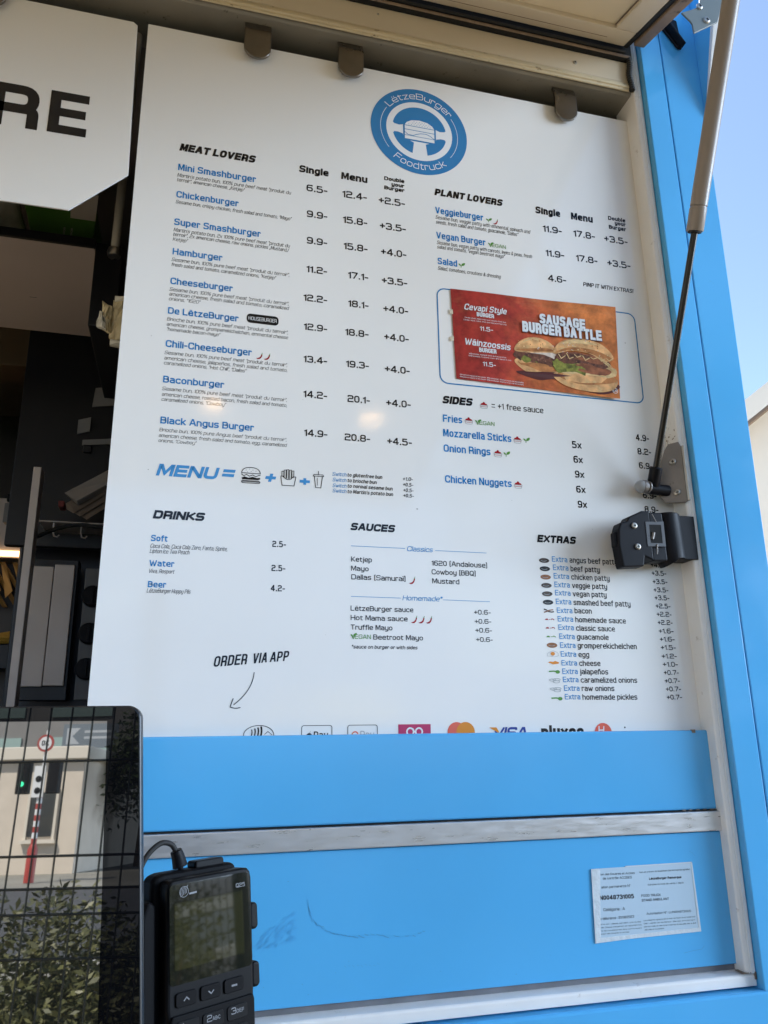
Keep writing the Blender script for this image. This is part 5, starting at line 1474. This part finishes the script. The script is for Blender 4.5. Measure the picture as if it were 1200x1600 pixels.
for k, (x0, x1, z0, z1) in enumerate(((-.2475, -.19, .757, .808), (-.276, -.247, .683, .720), (-.262, -.19, .655, .669))):
    mb = MB(); a = -.004
    mb.add([(x0+.004*(k == 0), 1.9, z1), (x1, 1.9+a, z1+.008), (x1, 1.9+a, z0+.008), (x0, 1.9, z0), (x0+.004*(k == 0), 1.903, z1), (x1, 1.903+a, z1+.008), (x1, 1.903+a, z0+.008), (x0, 1.903, z0)],
           [(3,2,1,0),(4,5,6,7),(0,1,5,4),(1,2,6,5),(2,3,7,6),(3,0,4,7)])
    tag(mb.build('paper_note', mat('grey_note', (.24,.235,.23), .7), None), ('grey paper note on black wall beside menu, topmost of three', 'small square grey note left of the other two notes', 'long thin grey label under the two paper notes')[k], 'note', 'notes on the black wall')  # all three notes share one even grey
pw = thing('note_panel', 'black upright panel carrying the paper notes and small shelf', 'panel', (-.2, 1.92, .4))
mb = MB(); mb.box(-.41, .1, 1.9045, 1.93, .40, 1.0); mb.box(-.258, -.239, 1.894, 1.9044, .636, .655)
mb.build('board', M['black_panel'], pw, .002)
mb = MB(); mb.box(-.322, .1, 1.795, 1.903, .4335, .4365)
mb.build('small_shelf', M['stainless'], pw, .0008)
for x in (-.290, -.232):
    mb = MB(); mb.tube([(x, 1.80, .433), (x, 1.80, .412), (x+.003, 1.797, .402), (x+.010, 1.795, .400), (x+.014, 1.795, .405)], .0018, 8)
    mb.build('hook', M['stainless'], pw, smooth=True)
nb = thing('napkin_stack', 'folded white paper sleeves leaning on the small steel shelf', 'paper sleeves', (-.22, 1.76, .44))
mb = MB()
mb.add([(-.268, 1.75, .490), (-.240, 1.745, .472), (-.170, 1.80, .540), (-.185, 1.80, .566), (-.262, 1.765, .486), (-.238, 1.76, .466), (-.168, 1.815, .534), (-.182, 1.815, .56)],
       [(0,1,2,3),(7,6,5,4),(0,4,5,1),(1,5,6,2),(2,6,7,3),(3,7,4,0)])
mb.build('top_sleeve', M['paper'], nb, .001)
for k in range(3):
    mb = MB()
    o = Vector((-.262+k*.013, 1.762+.01*k, .456-k*.004))
    mb.obox(o, (.016, -.004, -.010), (.075, .05, .075), (-.004, .003, .014))
    mb.build('lower_sleeve', M['cardboard'], nb, .001)
mb = MB(); mb.box(-.280, -.268, 1.765, 1.80, .462, .476)
mb.build('red_tip', mat('faded_red', (.3,.06,.05), .6), nb, .002)
cv = MB()
pts = [Vector((-.335+.02*i, 1.75, .375+.045*sin(min(1, i/7)*pi*.62)-.002*max(0, i-8)**1.6*.5)) for i in range(13)]
cv.tube(pts, .0045, 10)
tag(cv.build('hanging_cable', M['black_rubber'], None, smooth=True), 'black cable hanging in a shallow arc under the small steel shelf', 'cable')
sp_ = thing('steel_post', 'slim stainless steel post at the back of the kitchen', 'post', (-.317, 1.7, -1.1))
mb = MB(); mb.box(-.3265, -.3105, 1.70, 1.74, -1.1, .53)
mb.build('profile', M['stainless'], sp_, .0012)
mb = MB(); mb.box(-.3305, -.308, 1.697, 1.743, -1.1, -1.08)
mb.build('foot', M['stainless'], sp_, .001)
sd = thing('steel_cabinet', 'narrow stainless steel cabinet with two upright doors', 'cabinet', (-.29, 1.95, .05))
mb = MB(); mb.box(-.352, -.2435, 1.907, 1.955, .05, .372)
mb.build('carcass', M['black_panel'], sd, .002)
mb = MB(); mb.box(-.344, -.2955, 1.895, 1.9065, .080, .352)
mb.build('door', M['stainless'], sd, .0015)
mb = MB(); mb.box(-.2935, -.250, 1.893, 1.9065, .082, .357)
mb.build('door', M['stainless'], sd, .0015)
kn = thing('control_panel', 'grey control panel with three black round knobs by the menu board', 'control panel', (-.2, 1.86, .06))
mb = MB(); mb.box(-.222, -.1, 1.861, 1.89, .05, .345)
mb.build('plate', mat('grey_plate', (.13,.125,.12), .45, var=.15, vscale=10), kn, .002)
for x, z in ((-.2005, .279), (-.2005, .195), (-.2005, .117)):
    mb = MB(); mb.tube([(x, 1.861, z), (x, 1.843, z), (x, 1.839, z)], [.0245, .0235, .0215], 24); mb.box(x-.003, x+.003, 1.832, 1.8388, z-.018, z+.018)
    mb.build('knob', M['black_plastic'], kn, .0006)
hd = thing('fryer_hood', 'extraction hood with lit warm strip and brown baffle slats', 'hood', (-.9, 2.5, .3))
mb = MB(); mb.box(-1.5, -.43, 2.305, 2.9, .447, .62)
mb.build('hood_body', M['stainless'], hd, .003)
M['warm_strip'] = mat('warm_light_strip', (.9,.75,.5), .4, emit=((1.0, .62, .30), 1.5))
mb = MB(); mb.box(-1.5, -.4385, 2.296, 2.304, .4515, .4665)
mb.build('light_strip', M['warm_strip'], hd)
M['baffle'] = mat('greasy_brass_baffle', (.40,.21,.06), .4, metal=.6, var=.25, vscale=18)
mb = MB()
for i in range(16):
    x = -.475-.032*i
    mb.add([(x, 2.33, .440), (x+.014, 2.325, .440), (x+.095, 2.345, .316), (x+.081, 2.35, .316), (x, 2.345, .440), (x+.014, 2.345, .440), (x+.095, 2.36, .316), (x+.081, 2.36, .316)],
           [(0,1,2,3),(7,6,5,4),(0,4,5,1),(1,5,6,2),(2,6,7,3),(3,7,4,0)])
for i in range(3): 
    x = -.443-.03*i
    mb.add([(x-.03, 2.33, .440), (x-.018, 2.325, .440), (x+.008 if i else x, 2.335, .40 if i == 0 else .36), (x-.01, 2.34, .38 if i == 0 else .34)], [(0,1,2,3)])
bf = mb.build('baffle_filter', M['baffle'], hd, .0008)
mb = MB(); mb.box(-1.5, -.40, 2.39, 2.42, -.6, .446)
mb.build('back_plate', mat('dark_splashback', (.05,.04,.032), .4), hd)
fb = thing('fries_basket', 'golden fries in the dark basket under the hood slats', 'fries', (-.47, 2.3, .19))
mb = MB()
for i in range(34):
    c = Vector((-.56+random.random()*.12, 2.27+random.random()*.05, .207+random.random()*.022)); a = random.uniform(-.5, .5); b = random.uniform(-.3, .3)
    e1 = Vector((cos(a), .2*sin(b*5), sin(a)*.5)).normalized()*random.uniform(.03, .05)
    e2 = e1.orthogonal().normalized()*.008
    mb.obox(c-e1*.5, e1, e2, e1.cross(e2).normalized()*.008)
mb.build('fry_pile', mat('golden_fries', (.62,.36,.06), .5, var=.15, vscale=30), fb)
mb = MB(); mb.box(-.62, -.42, 2.25, 2.36, .14, .205)
mb.build('basket', M['black_panel'], fb, .003)
sw = thing('switch_box', 'small grey wall switch boxes stacked above the hood', 'switch box', (-.43, 2.1, .42))
mb = MB(); mb.box(-.447, -.418, 2.1, 2.13, .575, .610)
mb.build('upper_box', mat('grey_box', (.28,.27,.26), .5), sw, .002)
mb = MB(); mb.box(-.462, -.432, 2.1, 2.13, .500, .552)
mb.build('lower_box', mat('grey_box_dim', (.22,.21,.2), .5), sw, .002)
mb = MB(); mb.box(-.455, -.432, 2.085, 2.0995, .553, .572); mb.tube([(-.43, 2.095, .562), (-.412, 2.095, .562)], .006, 10)
mb.build('plug', M['black_plastic'], sw, .002)
# ------------------------------------------------------------------ the street behind the viewer and beyond the trailer
g0 = -EZ
def sheet(name, x0, x1, y0, y1, h, m, n=1):
    mb = MB(); mb.add([(x0, y0, g0+h), (x1, y0, g0+h), (x1, y1, g0+h), (x0, y1, g0+h)], [(0, 1, 2, 3)])
    return struct(mb.build(name, m))
sheet('ground', -900, 900, -900, 900, -.02, mat('bare_ground', (.20,.19,.16), .9, var=.2, vscale=.3))
sheet('pavement', -40, 30, -6, 60, 0, mat('concrete_paving', (.46,.36,.24), .85, var=.12, vscale=1.2, dirt=(.2,.19,.17), dscale=4, dthr=.62))
sheet('planting_bed', -8, 8, -6, -1.1, .02, mat('dark_turf', (.05,.055,.022), .95, var=.3, vscale=14))
sheet('road', -120, 120, -22, -10, -.012, mat('asphalt', (.055,.055,.057), .85, var=.2, vscale=2))
mb = MB(); mb.box(-60, 60, -10, -9.85, g0-.02, g0+.0)
k_ = struct(mb.build('kerb', mat('kerb_stone', (.4,.39,.37), .8), None))

def crown(mb, c, r, n, size, mi=0, lobes=9):
    cs = []
    for i in range(lobes):
        d = Vector((random.gauss(0, 1), random.gauss(0, 1), random.gauss(0, 1))).normalized()
        cs.append((c + Vector((d.x*r[0], d.y*r[1], d.z*r[2]))*random.uniform(.3, .75), random.uniform(.35, .6)))
    cs.append((c, .6))
    for i in range(n):
        q, s = random.choice(cs)
        d = Vector((random.gauss(0, 1), random.gauss(0, 1), random.gauss(0, 1))).normalized()*random.uniform(.55, 1.05)
        p = q + Vector((d.x*r[0]*s, d.y*r[1]*s, d.z*r[2]*s))
        a = Vector((random.gauss(0, 1), random.gauss(0, 1), random.gauss(0, .6))).normalized()*size*random.uniform(.6, 1.3)
        b = a.orthogonal().normalized()*a.length*.55
        b.rotate(Matrix.Rotation(random.uniform(0, 6.28), 3, a.normalized()))
        mb.add([p-a, p+b*.7-a*.1, p+a, p-b*.7-a*.1], [(0, 1, 2, 3)], mi if random.random() < .6 else mi+1)
leafm = [mat('leaf_olive', (.060,.064,.020), .55, var=.3, vscale=3), mat('leaf_pale', (.105,.105,.035), .5, var=.3, vscale=3)]
leafd = [mat('leaf_dark', (.04,.06,.02), .55, var=.3, vscale=3), mat('leaf_mid', (.07,.10,.03), .5, var=.3, vscale=3)]
bark = mat('bark', (.12,.085,.055), .9, var=.25, vscale=8)
# wire fence
fe = thing('wire_fence', 'dark green double wire mesh fence in front of a hedge', 'fence', (-.3, -.80, g0))
wm = mat('fence_wire', (.030,.036,.032), .4, metal=.3)
mb = MB()
def wire(mb, a, b, r):
    a, b = Vector(a), Vector(b); t = (b-a).normalized(); e = t.orthogonal().normalized()*r; f = t.cross(e.normalized())*r
    mb.add([a+e+f, a-e+f, a-e-f, a+e-f, b+e+f, b-e+f, b-e-f, b+e-f], [(0,1,5,4),(1,2,6,5),(2,3,7,6),(3,0,4,7)])
x = -2.6
while x < 3.6: wire(mb, (x, -.80, g0+.06), (x, -.80, .42), .0017); x += .05
z = g0+.08
k = 0
while z < .42:
    wire(mb, (-2.6, -.793, z), (3.6, -.793, z), .0020); z += .2; k += 1
for zz in (-.235, -.185): wire(mb, (-2.6, -.785, zz), (3.6, -.785, zz), .0020)
fpan = mb.build('wire_mesh', wm, fe)
for x in (-2.63, -.10, 2.43):
    mb = MB(); mb.box(x-.03, x+.03, -.775, -.735, g0, .46)
    fpst = mb.build('post', wm, fe, .004)
    mb = MB(); mb.box(x-.032, x+.032, -.777, -.733, .461, .475)
    mb.build('cap', M['black_plastic'], fpst)
# hedge: separate shrubs
for i, (x, y, h, w) in enumerate(((-2.5, -1.7, 1.2, .75), (-1.6, -1.75, 1.22, .7), (-.75, -1.7, 1.38, .5), (.15, -1.8, 1.75, .7), (1.1, -1.75, 1.72, .7), (2.1, -1.8, 1.85, .75), (3.2, -1.8, 1.9, .8))):
    s = thing('hedge_shrub', 'olive green shrub behind the wire fence, %s' % ('leftmost and low', 'second from the left, low and wide', 'third from left, taller at its right', 'fourth, beside the middle fence post', 'fifth, round and dense', 'sixth, near the right fence post', 'rightmost and tallest')[i], 'shrub', (x, y, g0), 'shrubs behind the fence')
    mb = MB(); crown(mb, Vector((x, y, g0+h*.5)), (w, .45, h*.48), (16000, 60000, 70000, 40000)[i] if i < 4 else 10000, .0165 if i < 4 else .021, 0, 26); mb.build('crown', leafm, s)
    mb = MB()
    for k in range(4): mb.tube([(x+random.uniform(-.1, .1), y, g0), (x+random.uniform(-.3, .3), y+random.uniform(-.2, .2), g0+h*.6)], [.02, .008], 6)
    mb.build('trunk', bark, s)
def tree(x, y, h, r, n, size, label, mats):
    s = thing('broadleaf_tree', label, 'tree', (x, y, g0), 'street trees')
    mb = MB(); crown(mb, Vector((x, y, g0+h-r*.95)), (r, r, r*1.0), n, size, 0, 14); mb.build('crown', mats, s)
    mb = MB(); mb.tube([(x, y, g0), (x+.1, y, g0+h*.4), (x, y+.1, g0+h*.75)], [r*.09, r*.07, r*.03], 10)
    for k in range(6):
        a = k*1.05; mb.tube([(x+.05, y, g0+h*(.38+.05*k)), (x+r*.55*cos(a), y+r*.55*sin(a), g0+h*(.6+.05*k))], [r*.04, r*.012], 6)
    mb.build('trunk', bark, s)
tree(6.4, -9.5, 9.5, 3.2, 4200, .20, 'tall dense street tree right of the others across the pavement', leafd)
tree(10.5, -11, 10.5, 3.6, 3600, .22, 'broad dark street tree at the far right end of the row', leafd)
tree(-10.2, -34, 6.0, 2.2, 2200, .17, 'round tree at the corner of the cream building', leafd)
tree(-6.5, -31, 7.0, 2.6, 2400, .18, 'bushy tree a little right of the cream building', leafd)
# cream building across the street
cb_ = thing('cream_building', 'low cream rendered building with a single tall window and cornice', 'building', (-26, -34, g0))
cm = mat('cream_render', (.62,.54,.44), .85, var=.06, vscale=1.5)
mb = MB(); mb.box(-42, -11.4, -38, -30, g0-.02, 2.38)
mb.build('wall', cm, cb_)
mb = MB(); mb.box(-42.2, -11.2, -38.2, -29.75, 2.383, 2.85)
mb.build('cornice', mat('pale_stone', (.66,.6,.5), .8), cb_, .03)
for xw in (-13.25, -19.5, -25.5, -31.5):
    mb = MB(); mb.box(xw, xw+.95, -29.995, -29.95, -.35, 1.2)
    w_ = mb.build('window', mat('window_glass', (.03,.035,.04), .05) if xw == -13.25 else bpy.data.materials['window_glass'], cb_)
    mb = MB(); mb.box(xw-.1, xw-.003, -29.995, -29.9, -.45, 1.3); mb.box(xw+.953, xw+1.05, -29.995, -29.9, -.45, 1.3); mb.box(xw-.18, xw+1.13, -29.995, -29.8, -.58, -.453)
    mb.build('frame', bpy.data.materials['pale_stone'], w_)
gb = thing('grey_office_block', 'grey office block with pale green glass rising behind the cream building', 'building', (-27, -52, g0))
mb = MB(); mb.box(-44, -15, -60, -48, g0-.02, 9.5)
mb.build('wall', mat('grey_cladding', (.20,.19,.18), .6, var=.08, vscale=.6), gb)
for i in range(5):
    for zf in (3.2, 6.3):
        mb = MB(); mb.box(-42+i*5.4, -38.3+i*5.4, -47.99, -47.9, zf, zf+1.9)
        mb.build('window', mat('green_glass', (.30,.40,.37), .25) if (i, zf) == (0, 3.2) else bpy.data.materials['green_glass'], gb)
mb = MB(); mb.box(-16.4, -13.6, -40.1, -40, 3.7, 4.9)
sg = thing('shop_sign', 'blue grey shop sign panel above the cream building roof', 'sign', (-15, -40, 2.85))
mb.build('panel', mat('sign_blue', (.13,.155,.18), .5), sg)
mb = MB(); mb.flat([(-16.2, 3.9), (-15.5, 3.9), (-15.9, 4.3), (-15.5, 4.7), (-16.2, 4.7)], frame((0, -39.99, 0), (1, 0, 0), (0, 0, 1)), 0)
for zf in (4.45, 4.15): mb.flat([(-15.3, zf), (-13.8, zf), (-13.8, zf+.12), (-15.3, zf+.12)], frame((0, -39.99, 0), (1, 0, 0), (0, 0, 1)), 0)
mb.build('bars', mat('sign_pale', (.36,.38,.40), .5), sg)
for x in (-16.3, -13.9):
    mb = MB(); mb.box(x, x+.2, -40.3, -40.11, 2.4, 4.6); mb.build('bracket', bark, sg)
# traffic light
tl = thing('traffic_light', 'pedestrian traffic light on a red and white striped pole', 'traffic light', (-10.85, -25, g0))
px_ = -10.85
red = mat('red_paint', (.36,.04,.03), .5); wht = mat('white_paint', (.75,.75,.74), .4)
for i in range(9):
    mb = MB(); z0 = .10+i*.17-.62; mb.tube([(px_, -25, z0), (px_, -25, z0+.1695)], .085, 14); mb.build('pole_band', red if i % 2 == 0 else wht, tl)
mb = MB(); mb.tube([(px_, -25, g0), (px_, -25, -.66), (px_, -25, -.52)], [.15, .15, .09], 14); mb.build('pole_base', red, tl, smooth=True)
mb = MB(); mb.tube([(px_, -25, 1.01), (px_, -25, 2.9)], .05, 12); mb.build('pole', wht, tl)
mb = MB(); mb.box(px_-.72, px_-.34, -25.05, -24.75, .95, 1.95); hd1 = mb.build('signal_head', M['black_plastic'], tl, .03)
mb = MB(); mb.flat(circ(px_-.53, 1.25, .075, 20), frame((0, -24.749, 0), (-1, 0, 0), (0, 0, 1)) if False else (lambda u, v, d: Vector((u, -24.745+d, v))), 0)
mb.build('green_lens', mat('green_lit', (.05,.6,.3), .3, emit=((.05, 1, .45), 1.0)), hd1)
mb = MB(); mb.box(px_+.24, px_+.62, -25.05, -24.75, .95, 1.95); hd2 = mb.build('signal_head', M['black_plastic'], tl, .03)
mb = MB(); mb.box(px_-.22, px_+.14, -24.9, -24.86, .85, 1.8); pn = mb.build('backing_plate', wht, tl)
for zf in (1.05, 1.4):
    mb = MB(); mb.flat(circ(px_-.05, zf, .10, 16), (lambda u, v, d: Vector((u, -24.853+d, v))), 0); mb.build('symbol', M['black_plastic'], pn)
rs = thing('round_road_sign', 'round white road sign with red rim above the traffic light', 'road sign', (-10.85, -24.93, 2.1))
mb = MB(); mb.tube([(px_, -24.93, 2.5), (px_, -24.90, 2.5)], .27, 30); mb.build('rim', red, rs)
mb = MB(); mb.tube([(px_, -24.899, 2.5), (px_, -24.89, 2.5)], .20, 30); fc = mb.build('face', wht, rs)
mb = MB(); text(mb, '30', 140, -85, 230, 170, 1.9, 0, lambda u, v, d: Vector((px_+.0-u*.001+.14+.115, -24.885+d, 2.5+v*.001)), 0, 0); mb.build('number', M['black_plastic'], fc)
# white house beyond the trailer on the right
wh = thing('white_house', 'sunlit white gabled house beyond the trailer on the right', 'house', (14, 10.5, g0))
wmh = mat('white_render', (.80,.77,.68), .85, var=.03, vscale=1)
def hp(a, b, z): return Vector((10.6, 11.4, 0)) + Vector((.92, -.39, 0)).normalized()*a + Vector((.39, .92, 0)).normalized()*b + Vector((0, 0, z))
def hbx(mb, a0, a1, b0, b1, z0, z1, mi=0):
    mb.add([hp(a, b, z) for z in (z0, z1) for a, b in ((a0, b0), (a1, b0), (a1, b1), (a0, b1))], [(0,3,2,1),(4,5,6,7),(0,1,5,4),(1,2,6,5),(2,3,7,6),(3,0,4,7)], mi)
EH = 5.27; RH = 8.85
mb = MB()
g = [(-.6, g0-.02), (9, g0-.02), (9, EH), (4.2, RH), (-.6, EH)]
mb.add([hp(a, 0, z) for a, z in g] + [hp(a, 12, z) for a, z in g], [(4,3,2,1,0),(5,6,7,8,9)] + [(i, (i+1) % 5, 5+(i+1) % 5, 5+i) for i in range(5)])
mb.build('wall', wmh, wh)
mb = MB()
for s0, s1 in ((-1.0, 4.2), (4.2, 9.4)):
    za = EH-.30 if s0 < 0 else RH+.03; zb = RH+.03 if s0 < 0 else EH-.30
    p = [hp(s0, -.5, za), hp(s1, -.5, zb), hp(s1, 12.5, zb), hp(s0, 12.5, za)]
    mb.add(p + [q+Vector((0, 0, .42)) for q in p], [(0,3,2,1),(4,5,6,7),(0,1,5,4),(1,2,6,5),(2,3,7,6),(3,0,4,7)])
mb.build('roof', mat('pale_roof', (.78,.75,.66), .7, var=.04, vscale=1), wh)
mb = MB()
for s0, s1 in ((-1.0, 4.2),):
    p = [hp(-1.0, -.503, EH-.37), hp(4.2, -.503, RH-.04), hp(4.2, -.503, RH+.02), hp(-1.0, -.503, EH-.31)]
    mb.add(p + [q+Vector((.15, .38, 0)) for q in p], [(0,1,2,3),(7,6,5,4),(0,4,5,1),(1,5,6,2),(2,6,7,3),(3,7,4,0)])
mb.build('verge_board', mat('brown_verge', (.20,.14,.09), .6), wh)
for a in (2.2, 5.0):
    mb = MB(); hbx(mb, a, a+1.1, -.03, -.005, 1.4, 3.0); w_ = mb.build('window', bpy.data.materials['window_glass'], wh)
    mb = MB(); hbx(mb, a-.1, a+1.2, -.08, -.004, 1.25, 1.385); mb.build('sill', bpy.data.materials['pale_stone'], w_)
